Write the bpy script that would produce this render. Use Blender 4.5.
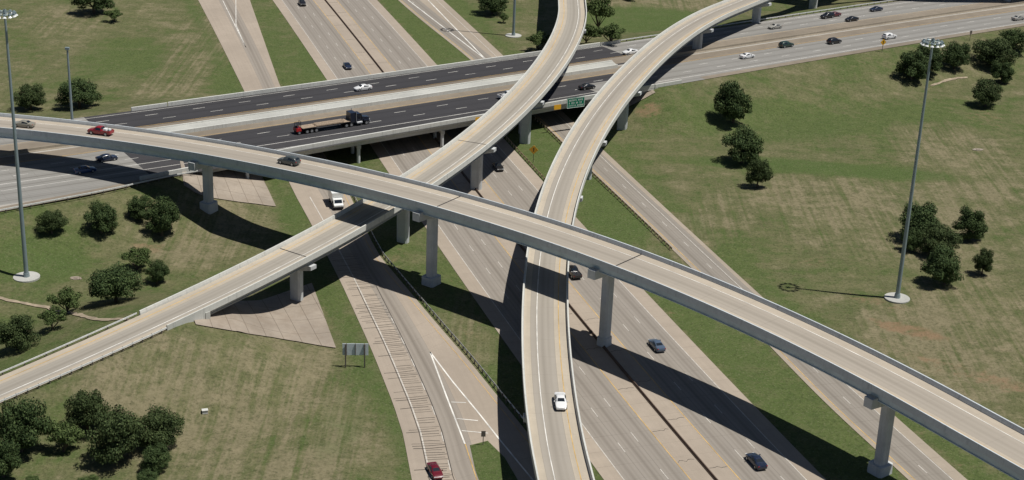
import bpy, bmesh, math, random
import numpy as np
from mathutils import Vector, Matrix
random.seed(7)
scene = bpy.context.scene
for o in list(bpy.data.objects): bpy.data.objects.remove(o)
R = math.radians
# ---------------------------------------------------------------- camera
cam_d = bpy.data.cameras.new('camera'); cam = bpy.data.objects.new('camera', cam_d); scene.collection.objects.link(cam)
cam_d.sensor_width = 36; cam_d.lens = 36*1600/1024; cam_d.clip_start = 1; cam_d.clip_end = 20000
TILT, ROLL = R(22.0), R(2.3)
cam.matrix_world = Matrix.Translation((0, 0, 126)) @ Matrix.Rotation(R(90)-TILT, 4, 'X') @ Matrix.Rotation(ROLL, 4, 'Z')
scene.camera = cam
scene.render.resolution_x = 1024; scene.render.resolution_y = 480
# ---------------------------------------------------------------- light
SUN_H = Vector((0.40, -0.075, 1.0)).normalized()          # direction towards the sun
elev = math.asin(SUN_H.z); az = math.atan2(SUN_H.x, SUN_H.y)
w = bpy.data.worlds.new('World'); scene.world = w; w.use_nodes = True
nt = w.node_tree; bg = nt.nodes['Background']; sky = nt.nodes.new('ShaderNodeTexSky'); sky.sky_type = 'NISHITA'
sky.sun_disc = False; sky.sun_elevation = elev; sky.sun_rotation = az; sky.dust_density = .25; sky.air_density = .7; sky.ozone_density = 1.5
nt.links.new(sky.outputs[0], bg.inputs[0]); bg.inputs[1].default_value = 0.05
sd = bpy.data.lights.new('sun', 'SUN'); sd.energy = 5.0; sd.angle = R(.53); sd.color = (1, .965, .905)
so = bpy.data.objects.new('sun', sd); scene.collection.objects.link(so)
so.rotation_euler = SUN_H.to_track_quat('Z', 'Y').to_euler()
vs = scene.view_settings; vs.view_transform = 'Standard'; vs.look = 'None'; vs.exposure = -0.07; vs.gamma = 1
vs.use_curve_mapping = False
# ---------------------------------------------------------------- measured plan
A_LINE = [[-85.38, 226.85, 2.77], [-76.34, 234.92, 4.46], [-68.09, 243.02, 5.88], [-60.53, 251.18, 7.08], [-53.62, 259.35, 8.06], [-47.32, 267.52, 8.87], [-41.56, 275.7, 9.52], [-36.29, 283.85, 10.04], [-31.46, 292.0, 10.46], [-27.01, 300.12, 10.8], [-22.9, 308.25, 11.07], [-19.12, 316.32, 11.3], [-15.59, 324.42, 11.49], [-12.3, 332.5, 11.67], [-9.24, 340.55, 11.84], [-6.37, 348.62, 12.0], [-3.67, 356.7, 12.18], [-1.15, 364.78, 12.36], [1.21, 372.85, 12.56], [3.41, 380.92, 12.77], [5.45, 389.02, 12.99], [7.33, 397.12, 13.22], [9.04, 405.25, 13.45], [10.56, 413.35, 13.67], [11.89, 421.48, 13.88], [13.0, 429.6, 14.06], [13.88, 437.7, 14.19], [14.51, 445.8, 14.27], [14.86, 453.9, 14.27], [14.91, 462.0, 14.17]]
B_LINE = [[8.98, 200.55, 8.23], [8.16, 208.35, 8.34], [7.54, 216.22, 8.44], [7.06, 224.15, 8.54], [6.72, 232.1, 8.63], [6.49, 240.05, 8.71], [6.36, 248.02, 8.8], [6.33, 256.0, 8.89], [6.41, 263.95, 9.0], [6.6, 271.9, 9.11], [6.9, 279.85, 9.23], [7.34, 287.8, 9.36], [7.92, 295.73, 9.51], [8.64, 303.62, 9.68], [9.53, 311.55, 9.86], [10.57, 319.45, 10.05], [11.78, 327.35, 10.26], [13.16, 335.25, 10.48], [14.7, 343.12, 10.72], [16.41, 351.02, 10.97], [18.28, 358.92, 11.23], [20.3, 366.82, 11.5], [22.47, 374.72, 11.77], [24.81, 382.68, 12.05], [27.29, 390.65, 12.33], [29.91, 398.62, 12.6], [32.69, 406.65, 12.87], [35.63, 414.68, 13.13], [38.75, 422.7, 13.38], [42.06, 430.7, 13.59], [45.61, 438.68, 13.79], [49.45, 446.6, 13.94], [53.6, 454.42, 14.06], [58.09, 462.08, 14.14], [62.88, 469.48, 14.17]]
C_LINE = [[-111.05, 332.87, 14.07], [-103.5, 331.78, 14.02], [-95.88, 329.95, 14.12], [-88.15, 327.49, 14.35], [-80.35, 324.47, 14.68], [-72.47, 320.98, 15.07], [-64.55, 317.09, 15.51], [-56.55, 312.86, 15.96], [-48.55, 308.35, 16.39], [-40.52, 303.61, 16.8], [-32.5, 298.66, 17.15], [-24.52, 293.56, 17.44], [-16.55, 288.26, 17.66], [-8.6, 282.78, 17.79], [-0.7, 277.12, 17.84], [7.18, 271.21, 17.81], [15.02, 265.02, 17.7], [22.82, 258.51, 17.51], [30.65, 251.53, 17.25], [38.45, 244.06, 16.93], [46.3, 235.91, 16.57], [54.18, 227.0, 16.19], [62.12, 217.12, 15.79], [70.15, 206.11, 15.41]]
A_APPROACH = [[-220.95, 105.72, 0.88], [-85.38, 226.85, 2.65], [-76.34, 234.92, 4.34], [-68.09, 243.02, 5.76], [-60.53, 251.18, 6.96]]
CROSS = [[-120.0, 330.85], [-110.0, 337.07], [-100.0, 343.37], [-90.0, 349.77], [-80.0, 356.24], [-70.0, 362.8], [-60.0, 369.42], [-50.0, 376.1], [-40.0, 382.84], [-30.0, 389.63], [-20.0, 396.47], [-10.0, 403.34], [0.0, 410.24], [10.0, 417.17], [20.0, 424.11], [30.0, 431.07], [40.0, 438.03], [50.0, 444.99], [60.0, 451.94], [70.0, 458.88], [80.0, 465.79], [90.0, 472.68], [100.0, 479.54], [110.0, 486.36], [120.0, 493.12], [130.0, 499.84], [140.0, 506.5], [150.0, 513.09], [160.0, 519.61]]
CROSS_FAR = [[-200, -19.6], [-80, -19.6], [27, -18.8], [75, -19.3], [157, -21]]
CROSS_NEAR = [[-116, 33], [-103, 31.5], [-91, 29], [-80, 28], [-64, 26], [-44, 24.5], [0, 23], [20, 22.2], [80, 21.5], [157, 20.6]]
RAMP_L = [[-38.04, 339.84], [-29.36, 308.71], [-26.44, 299.53], [-19.67, 283.84], [-13.48, 269.49], [-6.84, 254.41], [-0.77, 239.77], [3.85, 228.72]]
FRONT_L = [[-41.15, 519.33], [-28.57, 485.16], [-13.95, 448.86], [7.76, 388.14], [11.44, 377.8], [17.67, 357.37], [22.39, 343.25], [31.85, 315.84], [36.02, 302.59], [50.49, 259.59], [54.98, 240.94], [59.69, 228.99], [63.09, 219.43]]
TREES = [[-132.4, 484.7, 0.17, 10.9, 9.8, 0], [-124.1, 476.0, 0.17, 4.9, 4.2, 1], [-123.1, 386.5, 0.16, 7.1, 6.6, 0], [-111.5, 389.4, 0.26, 9.7, 7.4, 0], [-92.6, 297.7, 3.13, 5.2, 5.2, 0], [-83.4, 301.0, 2.38, 5.9, 6.5, 0], [-77.3, 308.4, 3.15, 5.0, 4.9, 0], [-71.9, 303.9, 1.1, 6.6, 8.1, 0], [-73.3, 287.9, 0.23, 5.3, 4.7, 1], [-68.0, 281.6, 0.21, 4.0, 4.7, 0], [-72.2, 267.0, 2.72, 8.1, 7.3, 0], [-80.5, 264.2, 1.47, 5.1, 5.0, 1], [-80.1, 254.0, 2.83, 4.2, 4.5, 1], [-84.2, 246.5, 2.4, 6.2, 6.4, 0], [-74.6, 216.5, -0.12, 7.1, 9.8, 0], [-75.0, 208.8, -0.1, 5.1, 7.3, 0], [-65.7, 221.8, 1.02, 5.7, 7.4, 0], [-59.0, 214.0, 0.36, 8.0, 9.2, 0], [-68.1, 216.7, 0.07, 5.0, 5.3, 1], [-53.7, 218.9, 0.37, 6.3, 6.3, 0], [-52.7, 211.7, 0.47, 4.0, 4.2, 0], [-52.9, 206.5, 0.48, 3.3, 3.0, 0], [-61.7, 206.5, 0.17, 2.7, 2.2, 1], [-69.8, 206.2, -0.07, 2.4, 2.0, 1], [56.1, 397.0, 0.81, 9.1, 11.5, 0], [54.8, 367.7, 0.04, 9.2, 8.9, 0], [56.4, 349.9, 0.19, 5.1, 7.6, 0], [111.7, 441.1, 1.83, 9.1, 9.1, 0], [117.4, 446.6, 2.28, 7.5, 8.6, 0], [126.7, 452.9, 2.39, 7.0, 8.4, 0], [140.0, 460.1, 1.77, 11.8, 8.5, 0], [149.5, 472.7, 3.64, 8.5, 6.6, 0], [139.4, 447.9, 0.1, 5.5, 6.7, 0], [128.6, 423.9, 0.1, 7.7, 7.7, 0], [87.3, 321.3, 0.1, 8.2, 8.5, 0], [89.9, 312.8, 0.0, 7.2, 6.6, 0], [98.6, 322.4, 0.11, 6.3, 7.6, 0], [87.4, 297.0, 0.06, 7.7, 8.2, 0], [96.6, 303.1, 0.03, 3.5, 5.8, 0], [84.7, 314.3, -0.01, 4.2, 5.3, 0], [-9.4, 505.8, -0.06, 9.0, 8.9, 0], [-5.6, 494.9, -0.05, 2.8, 3.4, 1], [24.3, 489.8, 0.19, 8.1, 11.7, 1], [19.8, 466.7, 2.0, 7.2, 6.2, 1], [26.1, 452.0, 5.92, 7.5, 6.3, 1], [5.5, 462.3, 0.18, 6.5, 5.9, 1], [35.9, 531.6, 0.26, 6.1, 4.6, 1]]
PATH_A = [[-99.56, 273.78], [-95.02, 271.26], [-88.76, 269.05], [-85.35, 268.13], [-77.82, 261.23], [-71.81, 254.44], [-65.71, 251.34]]
PATH_B = [[116.9, 439.6], [120.39, 442.48], [123.92, 445.41], [130.04, 449.13]]
PAVE_X = [[-71.09, 322.94], [-68.69, 321.56], [-66.32, 321.38], [-62.89, 322.49], [-59.22, 323.6], [-55.56, 324.99], [-51.77, 325.79]]
PAVE_A = [[-54.07, 250.44], [-51.99, 251.0], [-49.9, 251.56], [-47.8, 252.12], [-45.79, 253.26], [-43.86, 254.98], [-41.85, 256.42], [-39.72, 257.27], [-37.53, 257.84], [-35.26, 257.83], [-32.94, 257.54], [-30.6, 256.96]]
CARPOS = [[-48.4, 436.5], [-70.9, 507.4], [-39.9, 395.9], [31.4, 441.5], [18.1, 405.0], [-2.5, 394.0], [64.7, 442.2], [77.5, 477.6], [77.8, 456.1], [92.9, 462.4], [96.1, 493.6], [98.7, 496.0], [103.3, 491.0], [113.8, 505.7], [111.0, 470.9], [158.2, 501.2], [-107.5, 331.7], [-89.7, 327.9], [-46.0, 307.4], [-90.5, 334.4], [-93.2, 326.2], [-38.9, 328.2], [-4.0, 356.2], [12.5, 294.5], [27.0, 262.4], [39.9, 221.6], [8.6, 222.8], [-10.4, 214.6], [-43.3, 363.9]]
PIER_C = [[-64.7, 317.2], [-15.5, 287.5], [17.5, 263.0], [59.2, 220.7]]
PIER_A = [[-40.5, 277.4], [-22.7, 308.7], [-8.7, 342.2], [2.2, 376.5], [14.1, 441.0]]
PIER_B = [[62.8, 469.3], [51.2, 449.9], [26.9, 389.3], [16.7, 352.2]]
LUSHL = [[66.1, 399.4, 31.3, 14.0, 0.25, 0.6], [73.6, 365.6, 36.2, 6.0, -0.08, 0.9], [-92.3, 288.0, 9.8, 9.2, 0, 0.8], [-26.0, 237.9, 5.0, 25.1, -0.1, 0.6], [41.7, 334.5, 6.7, 38.3, -0.5, 0.35], [23.7, 332.7, 8.9, 25.1, 0, 0.8], [41.6, 505.9, 25.8, 20.1, 0, 0.9], [-76.7, 441.2, 8.6, 42.1, 0, 0.6], [-56.9, 466.3, 9.0, 46.2, 0, 0.8], [-20.1, 449.4, 11.6, 43.0, 0, 0.7], [-112.4, 435.4, 14.1, 20.9, 0, 0.6], [-46.8, 327.7, 4.8, 13.6, 0, 0.9], [111.7, 416.8, 27.1, 9.7, 0.1, 0.4], [27.3, 410.9, 10.7, 14.0, 0, 0.5], [11.0, 380.1, 10.0, 19.8, 0, 0.7], [-15.2, 279.7, 7.7, 18.7, 0, 0.2]]
DRYL = [[-37.6, 226.2, 16.1, 25.0, 0, 1.0], [-6.8, 260.7, 4.5, 12.4, 0, 0.7], [-59.2, 237.2, 13.3, 11.2, 0.2, 0.6], [-64.7, 307.0, 12.4, 16.7, 0, 0.7], [-92.6, 449.3, 10.1, 54.7, 0, 0.7], [82.0, 334.9, 29.1, 26.1, 0, 0.7], [40.5, 322.3, 8.7, 35.9, -0.5, 0.5], [85.3, 275.2, 17.0, 28.3, -0.5, 0.8], [110.0, 376.1, 14.8, 32.4, 0, 0.7], [-140.3, 475.2, 12.2, 18.6, 0, 0.5], [40.0, 532.8, 27.1, 14.7, 0, 0.6], [-7.1, 267.0, 5.5, 17.3, 0, 0.5], [-64.1, 294.0, 8.0, 7.8, 0, 0.5]]
SOILL = [[75.4, 274.9, 7.9, 2.8, -0.55, 0.85], [70.8, 288.2, 7.9, 2.0, -0.7, 0.45], [33.9, 398.2, 4.2, 4.4, 0, 0.6], [-73.1, 298.5, 4.0, 3.2, 0, 0.6], [125.1, 410.6, 5.3, 9.5, 0, 0.35], [-61.2, 222.7, 2.2, 2.0, 0, 0.4], [-49.0, 226.9, 3.2, 2.0, 0, 0.35], [83.5, 256.8, 14.3, 3.0, -0.65, 0.6], [63.9, 306.2, 4.1, 3.3, 0, 0.35], [-23.7, 301.3, 2.0, 5.3, 0, 0.45], [-6.8, 260.7, 2.2, 8.3, 0, 0.3], [-75.6, 310.2, 3.1, 3.5, 0, 0.3], [123.9, 509.1, 4.5, 8.7, 0, 0.3]]
TREELAB = ['large dark tree at the top left corner', 'round bush beside the top left tree', 'dark tree at the upper left above the tan sedan', 'broad round dark tree next to the slender grey pole', 'small tree right of the left mast, below the highway guardrail', 'middle tree of the row below the highway guardrail', 'upper left crown of the pair above the flyover shadow', 'wide tree of the pair above the flyover shadow', 'light green tree behind the broad tree left of the lower ramp', 'small dark tree nearest the lower ramp parapet', 'broad dark tree standing left of the lower ramp', 'light green tree on the dirt path', 'small thin tree just below the dirt path', 'dense dark tree at the left border above the bank road', 'large tree at the lower left border under the bank road', 'dark tree in the bottom left corner', 'tallest back tree of the lower left cluster', 'widest tree in the middle of the lower left cluster', 'light small tree at the left of the lower left cluster', 'tree at the right end of the lower left cluster', 'low tree below the right end of the cluster', 'small tree at the bottom edge below the cluster', 'small bush at the bottom edge', 'tiny bush at the bottom left edge', 'tall dark tree in the right field nearest the highway', 'broad tree in the middle of the diagonal row in the right field', 'small tree at the lower end of the diagonal row in the right field', 'dark tree left of the right mast head', 'tree directly behind the right mast head', 'light tree right of the right mast head', 'wide dark tree of the upper right group', 'tree at the right border of the upper right group', 'narrow tree below the wide upper right one', 'round dark tree standing apart below the upper right group', 'tree behind the right mast shaft', 'middle tree of the clump right of the mast shaft', 'round tree at the right of the mast clump', 'largest dark tree at the bottom of the mast clump', 'small tree standing apart right of the mast clump', 'back tree of the mast clump', 'dark tree at the top centre edge', 'tiny bush below the top centre tree', 'tall shrub between the two flyovers at the top', 'light shrub beside the highway between the flyovers', 'low wide shrub at the highway edge between the flyovers', 'shrub in the shade left of the left flyover ramp', 'small shrub at the top edge right of the flyovers']
A_APPROACH = np.array(A_APPROACH)
# ---------------------------------------------------------------- ground plan (metres, world space)
def ext(pts, a=120., b=120.):
    p = np.array(pts, float)
    d0 = p[0]-p[1]; d0 /= np.linalg.norm(d0[:2]); d1 = p[-1]-p[-2]; d1 /= np.linalg.norm(d1[:2])
    return np.vstack([p[0]+d0*a, p, p[-1]+d1*b])
def fwx(y):                                   # freeway centre line x at a given y
    y = np.asarray(y, float)
    yc = np.clip(y, 205, 520)
    x = ((-3.0000990e-07*yc+3.63145740e-04)*yc-4.64318223e-01)*yc+119.406264
    s = (-9.0003e-07*yc+7.2629148e-04)*yc-4.64318223e-01
    return x+s*(y-yc)
def fu(x, y):                                 # signed distance from the freeway centre line
    y = np.asarray(y, float); yy = y.copy() if y.ndim else y
    for _ in range(3):
        s = (fwx(yy+.5)-fwx(yy-.5)); yy = yy+((x-fwx(yy))*s+(y-yy))/(1+s*s)
    s = (fwx(yy+.5)-fwx(yy-.5))
    return (x-fwx(yy))*np.sqrt(1+s*s)-(y-yy)*0
def lin(pts, x):
    p = np.array(pts, float); x = np.asarray(x, float)
    r = np.interp(x, p[:,0], p[:,1])
    s0 = (p[1,1]-p[0,1])/(p[1,0]-p[0,0]); s1 = (p[-1,1]-p[-2,1])/(p[-1,0]-p[-2,0])
    return np.where(x < p[0,0], p[0,1]+s0*(x-p[0,0]), np.where(x > p[-1,0], p[-1,1]+s1*(x-p[-1,0]), r))
def sstep(t): t = np.clip(t, 0, 1); return t*t*(3-2*t)
def seg_dist(poly, x, y):                     # distance to a 3d polyline in plan, and the z there
    best = None; bz = None
    for a, b in zip(poly[:-1], poly[1:]):
        d = b-a; L2 = d[0]**2+d[1]**2
        t = np.clip(((x-a[0])*d[0]+(y-a[1])*d[1])/L2, 0, 1)
        q = np.hypot(x-a[0]-t*d[0], y-a[1]-t*d[1]); z = a[2]+t*d[2]
        if best is None: best, bz = q, z
        else: bz = np.where(q < best, z, bz); best = np.minimum(best, q)
    return best, bz
def cross_s(x, y):                            # + towards the camera side of the cross highway
    yc = lin(CROSS, x); s = lin(CROSS, np.asarray(x)+1)-yc
    return -(y-yc)/np.sqrt(1+s*s)
def terrain(x, y):
    x = np.asarray(x, float); y = np.asarray(y, float)
    o = cross_s(x, y); near = lin(CROSS_NEAR, x); far = lin(CROSS_FAR, x)
    d = np.maximum(np.maximum(o-near-1.0, far-1.0-o), 0)
    hc = 6.0*sstep(1-d/30.)*.35+.65*np.maximum(0, 6.0-d*.27)
    da, za = seg_dist(A_APPROACH, x, y)
    ha = np.maximum(0, za-np.maximum(0, da-5.4)*.30)
    u = fu(x, y)
    mask = np.where(u < 0, np.clip((-u-46)/18., 0, 1), np.clip((u-46)/18., 0, 1))
    h = np.maximum(hc, ha)*mask
    rough = .28*np.sin(x*.061+1)*np.cos(y*.047)+.16*np.sin(x*.17+y*.11)
    off = np.clip((np.abs(u)-47)/14., 0, 1)*np.clip(d/10., 0, 1)*np.clip((da-6)/8., 0, 1)
    return h+(rough+.2)*off-.08

# ---------------------------------------------------------------- helpers
C = scene.collection
def tag(o, label=None, cat=None, group=None, kind=None):
    if label: o['label'] = label
    if cat: o['category'] = cat
    if group: o['group'] = group
    if kind: o['kind'] = kind
    return o
def empty(name, loc=(0, 0, 0), rz=0, **k):
    o = bpy.data.objects.new(name, None); C.objects.link(o); o.empty_display_size = .5
    o.location = loc; o.rotation_euler = (0, 0, rz); return tag(o, **k)
class MB:
    def __init__(s): s.v = []; s.f = []; s.uv = []; s.hasuv = False; s.m = []; s.mi = 0
    def add(s, vs, fs, uv=None):
        n = len(s.v); s.v += [tuple(map(float, q)) for q in vs]; s.f += [tuple(i+n for i in f) for f in fs]; s.m += [s.mi]*len(fs)
        if uv is not None: s.hasuv = True; s.uv += uv
        else: s.uv += [(0, 0)]*len(vs)
        return s
    def box(s, c, d, rz=0, taper=1.0):
        x, y, z = d[0]/2, d[1]/2, d[2]/2; ca, sa = math.cos(rz), math.sin(rz); vs = []
        for dz, k in ((-z, 1), (z, taper)):
            for dx, dy in ((-x, -y), (x, -y), (x, y), (-x, y)):
                dx *= k; dy *= k
                vs.append((c[0]+dx*ca-dy*sa, c[1]+dx*sa+dy*ca, c[2]+dz))
        return s.add(vs, [(3, 2, 1, 0), (4, 5, 6, 7), (0, 1, 5, 4), (1, 2, 6, 5), (2, 3, 7, 6), (3, 0, 4, 7)])
    def prism(s, poly, z0, z1, top=None):
        n = len(poly); top = top or poly
        s.add([(x, y, z0) for x, y in poly]+[(x, y, z1) for x, y in top],
              [tuple(range(n))[::-1], tuple(range(n, 2*n))]+[(i, (i+1) % n, n+(i+1) % n, n+i) for i in range(n)]); return s
    def tube(s, a, b, r0, r1=None, n=8, cap=True):
        r1 = r0 if r1 is None else r1; a, b = Vector(a), Vector(b); d = (b-a).normalized()
        u = d.orthogonal().normalized(); w_ = d.cross(u); vs = []
        for p, r in ((a, r0), (b, r1)):
            for i in range(n):
                t = 2*math.pi*i/n; vs.append(p+u*(r*math.cos(t))+w_*(r*math.sin(t)))
        fs = [(i, (i+1) % n, n+(i+1) % n, n+i) for i in range(n)]
        if cap: fs += [tuple(range(n))[::-1], tuple(range(n, 2*n))]
        return s.add(vs, fs)
    def sweep(s, pts, sec, caps=True):
        """closed section [(u, z)] swept along 3d points; u is to the right of travel"""
        pts = np.array(pts, float); n = len(sec); N = len(pts); vs = []
        T = np.gradient(pts[:, :2], axis=0); T /= np.linalg.norm(T, axis=1)[:, None]
        for p, t in zip(pts, T):
            for u, z in sec: vs.append((p[0]+t[1]*u, p[1]-t[0]*u, p[2]+z))
        fs = [(k*n+i, k*n+(i+1) % n, (k+1)*n+(i+1) % n, (k+1)*n+i) for k in range(N-1) for i in range(n)]
        if caps: fs += [tuple(range(n)), tuple(range((N-1)*n, N*n))[::-1]]
        return s.add(vs, fs)
    def build(s, name, mat=None, parent=None, smooth=False, loc=None, mats=None, **k):
        me = bpy.data.meshes.new(name); me.from_pydata(s.v, [], s.f)
        if s.hasuv:
            l = me.uv_layers.new(name='UVMap'); idx = np.zeros(len(me.loops), int); me.loops.foreach_get('vertex_index', idx)
            l.data.foreach_set('uv', np.array(s.uv, float)[idx].ravel())
        for m_ in (mats or ([mat] if mat else [])): me.materials.append(m_)
        if mats: me.polygons.foreach_set('material_index', s.m)
        bm = bmesh.new(); bm.from_mesh(me); 
        if not s.hasuv: bmesh.ops.recalc_face_normals(bm, faces=bm.faces)
        bm.to_mesh(me); bm.free()
        if smooth:
            me.polygons.foreach_set('use_smooth', [True]*len(me.polygons))
            if hasattr(me, 'set_sharp_from_angle'): me.set_sharp_from_angle(angle=R(40))
        o = bpy.data.objects.new(name, me); C.objects.link(o)
        if loc is not None: o.location = loc
        if parent: o.parent = parent
        return tag(o, **k)
def arclen(p): 
    d = np.linalg.norm(np.diff(np.array(p)[:, :2], axis=0), axis=1); return np.r_[0, np.cumsum(d)]
def resample(p, step):
    p = np.array(p, float); s = arclen(p); t = np.arange(0, s[-1]+step*.5, step); t = np.minimum(t, s[-1])
    # Catmull-like smoothing through cubic Hermite on each coordinate
    m = np.gradient(p, s, axis=0); i = np.clip(np.searchsorted(s, t, 'right')-1, 0, len(p)-2)
    h = (s[i+1]-s[i])[:, None]; q = ((t-s[i])[:, None])/h
    return (2*q**3-3*q**2+1)*p[i]+(q**3-2*q**2+q)*h*m[i]+(-2*q**3+3*q**2)*p[i+1]+(q**3-q**2)*h*m[i+1]
def offset(p, u):
    p = np.array(p, float); T = np.gradient(p[:, :2], axis=0); T /= np.linalg.norm(T, axis=1)[:, None]
    q = p.copy(); uu = np.broadcast_to(u, len(p)); q[:, 0] += T[:, 1]*uu; q[:, 1] -= T[:, 0]*uu; return q
def sub(p, a, b):
    """piece of the polyline between arclengths a and b"""
    s = arclen(p); p = np.array(p); t = np.r_[a, s[(s > a+.01) & (s < b-.01)], b]
    return np.column_stack([np.interp(t, s, p[:, k]) for k in range(p.shape[1])])
def near_s(p, x, y):
    p = np.array(p); s = arclen(p); best = (1e9, 0)
    for i in range(len(p)-1):
        a, b = p[i, :2], p[i+1, :2]; d = b-a; t = np.clip(((x-a[0])*d[0]+(y-a[1])*d[1])/(d@d), 0, 1)
        q = np.hypot(x-a[0]-t*d[0], y-a[1]-t*d[1])
        if q < best[0]: best = (q, s[i]+t*(s[i+1]-s[i]))
    return best[1]
def at_s(p, t):
    p = np.array(p); s = arclen(p); q = np.array([np.interp(t, s, p[:, k]) for k in range(p.shape[1])])
    a = np.array([np.interp(t-1, s, p[:, k]) for k in range(2)]); b = np.array([np.interp(t+1, s, p[:, k]) for k in range(2)])
    d = (b-a)/np.linalg.norm(b-a); return q, d
def ribbon(mb, pl, pr, uvl, uvr, n=1, dz=0):
    """sheet between two matched polylines; u across in metres, v along"""
    s = arclen(pl); vs = []; uv = []; m = n+1
    for i in range(len(pl)):
        for k in range(m):
            t = k/n; q = pl[i]*(1-t)+pr[i]*t; vs.append((q[0], q[1], q[2]+dz))
            a = uvl[i] if hasattr(uvl, '__len__') else uvl; b = uvr[i] if hasattr(uvr, '__len__') else uvr
            uv.append((a*(1-t)+b*t, s[i]))
    fs = [(i*m+k, i*m+k+1, (i+1)*m+k+1, (i+1)*m+k) for i in range(len(pl)-1) for k in range(n)]
    mb.add(vs, fs, uv)
    # make it face up
    return mb
def road(name, line, ul, ur, mat, dz=0, parent=None, n=1, **k):
    mb = MB(); pl, pr = offset(line, ul), offset(line, ur)
    ribbon(mb, pl, pr, ul, ur, n, dz); o = mb.build(name, mat, parent, **k); return o
def paint(mb, line, u, w_=.14, dz=.02, dash=None, s0=0, s1=None, phase=0):
    L = arclen(line)[-1]; s1 = L if s1 is None else s1
    segs = [(s0, s1)] if not dash else [(t, min(t+dash[0], s1)) for t in np.arange(s0+phase, s1, dash[1])]
    for a, b in segs:
        if b-a < .5: continue
        p = sub(line, a, b); ribbon(mb, offset(p, u-w_/2), offset(p, u+w_/2), 0, w_, 1, dz)
# ---------------------------------------------------------------- materials
class NG:
    def __init__(s, name):
        s.mat = bpy.data.materials.new(name); s.mat.use_nodes = True; s.t = s.mat.node_tree; s.n = s.t.nodes
        s.b = s.n['Principled BSDF']
    def node(s, ty, **k):
        q = s.n.new(ty)
        for a, v in k.items(): setattr(q, a, v)
        return q
    def link(s, a, b): s.t.links.new(a, b)
    def m(s, op, a, b=0.0, c=0.0, clamp=False):
        q = s.node('ShaderNodeMath', operation=op, use_clamp=clamp)
        for i, v in enumerate((a, b, c)):
            if isinstance(v, (int, float)): q.inputs[i].default_value = v
            else: s.link(v, q.inputs[i])
        return q.outputs[0]
    def mix(s, f, a, b, mode='MIX'):
        q = s.node('ShaderNodeMix', data_type='RGBA', blend_type=mode)
        for i, v in ((0, f), (6, a), (7, b)):
            if isinstance(v, (int, float)): q.inputs[i].default_value = v
            elif isinstance(v, tuple): q.inputs[i].default_value = v if len(v) == 4 else (*v, 1)
            else: s.link(v, q.inputs[i])
        return q.outputs[2]
    def noise(s, vec, scale, detail=4, rough=.55, dist=0):
        q = s.node('ShaderNodeTexNoise'); q.inputs['Scale'].default_value = scale; q.inputs['Detail'].default_value = detail
        q.inputs['Roughness'].default_value = rough; q.inputs['Distortion'].default_value = dist
        if vec is not None: s.link(vec, q.inputs['Vector'])
        return q.outputs[0]
    def vscale(s, vec, sc):
        q = s.node('ShaderNodeVectorMath', operation='MULTIPLY'); s.link(vec, q.inputs[0]); q.inputs[1].default_value = sc; return q.outputs[0]
    def remap(s, v, a, b, c=0., d=1.):
        q = s.node('ShaderNodeMapRange'); s.link(v, q.inputs[0])
        for i, x in enumerate((a, b, c, d)): q.inputs[i+1].default_value = x
        return q.outputs[0]
    def pos(s): return s.node('ShaderNodeNewGeometry').outputs['Position']
    def obj(s): return s.node('ShaderNodeTexCoord').outputs['Object']
    def attr(s, n): return s.node('ShaderNodeAttribute', attribute_name=n).outputs['Fac']
    def bump(s, h, st=.3, d=.05):
        q = s.node('ShaderNodeBump'); q.inputs['Strength'].default_value = st; q.inputs['Distance'].default_value = d
        s.link(h, q.inputs['Height']); s.link(q.outputs[0], s.b.inputs['Normal'])
    def col(s, c): s.link(c, s.b.inputs['Base Color']) if not isinstance(c, tuple) else setattr(s.b.inputs['Base Color'], 'default_value', (*c, 1))
    def rough(s, r, spec=.3): s.b.inputs['Roughness'].default_value = r; s.b.inputs['Specular IOR Level'].default_value = spec; return s
def simple(name, c, r=.6, metal=0, var=.12, scale=1.5, spec=.4, bump=0):
    g = NG(name); g.rough(r, spec); g.b.inputs['Metallic'].default_value = metal
    if var:
        n = g.noise(g.obj(), scale); f = g.remap(n, .3, .7)
        g.col(g.mix(f, tuple(x*(1-var) for x in c), tuple(min(1, x*(1+var)) for x in c)))
        if bump: g.bump(n, bump)
    else: g.col(c)
    return g.mat
def concrete(name, c, stain=.3, drip=True):
    g = NG(name); g.rough(.85, .25); p = g.pos()
    a = g.noise(g.vscale(p, (.12, .12, .3)), 1, 5); b = g.noise(p, 2.2, 5, .7)
    c1 = g.mix(g.remap(a, .32, .7), tuple(x*(1-stain) for x in c), c)
    c2 = g.mix(g.remap(b, .35, .7, 0, .35), c1, tuple(x*.6 for x in c), 'MIX')
    if drip:
        d = g.noise(g.vscale(p, (1.6, 1.6, .12)), 1, 3, .6); c2 = g.mix(g.remap(d, .55, .78, 0, .55), c2, tuple(x*.45 for x in c))
    g.col(c2); g.bump(b, .25, .03); return g.mat
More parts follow.
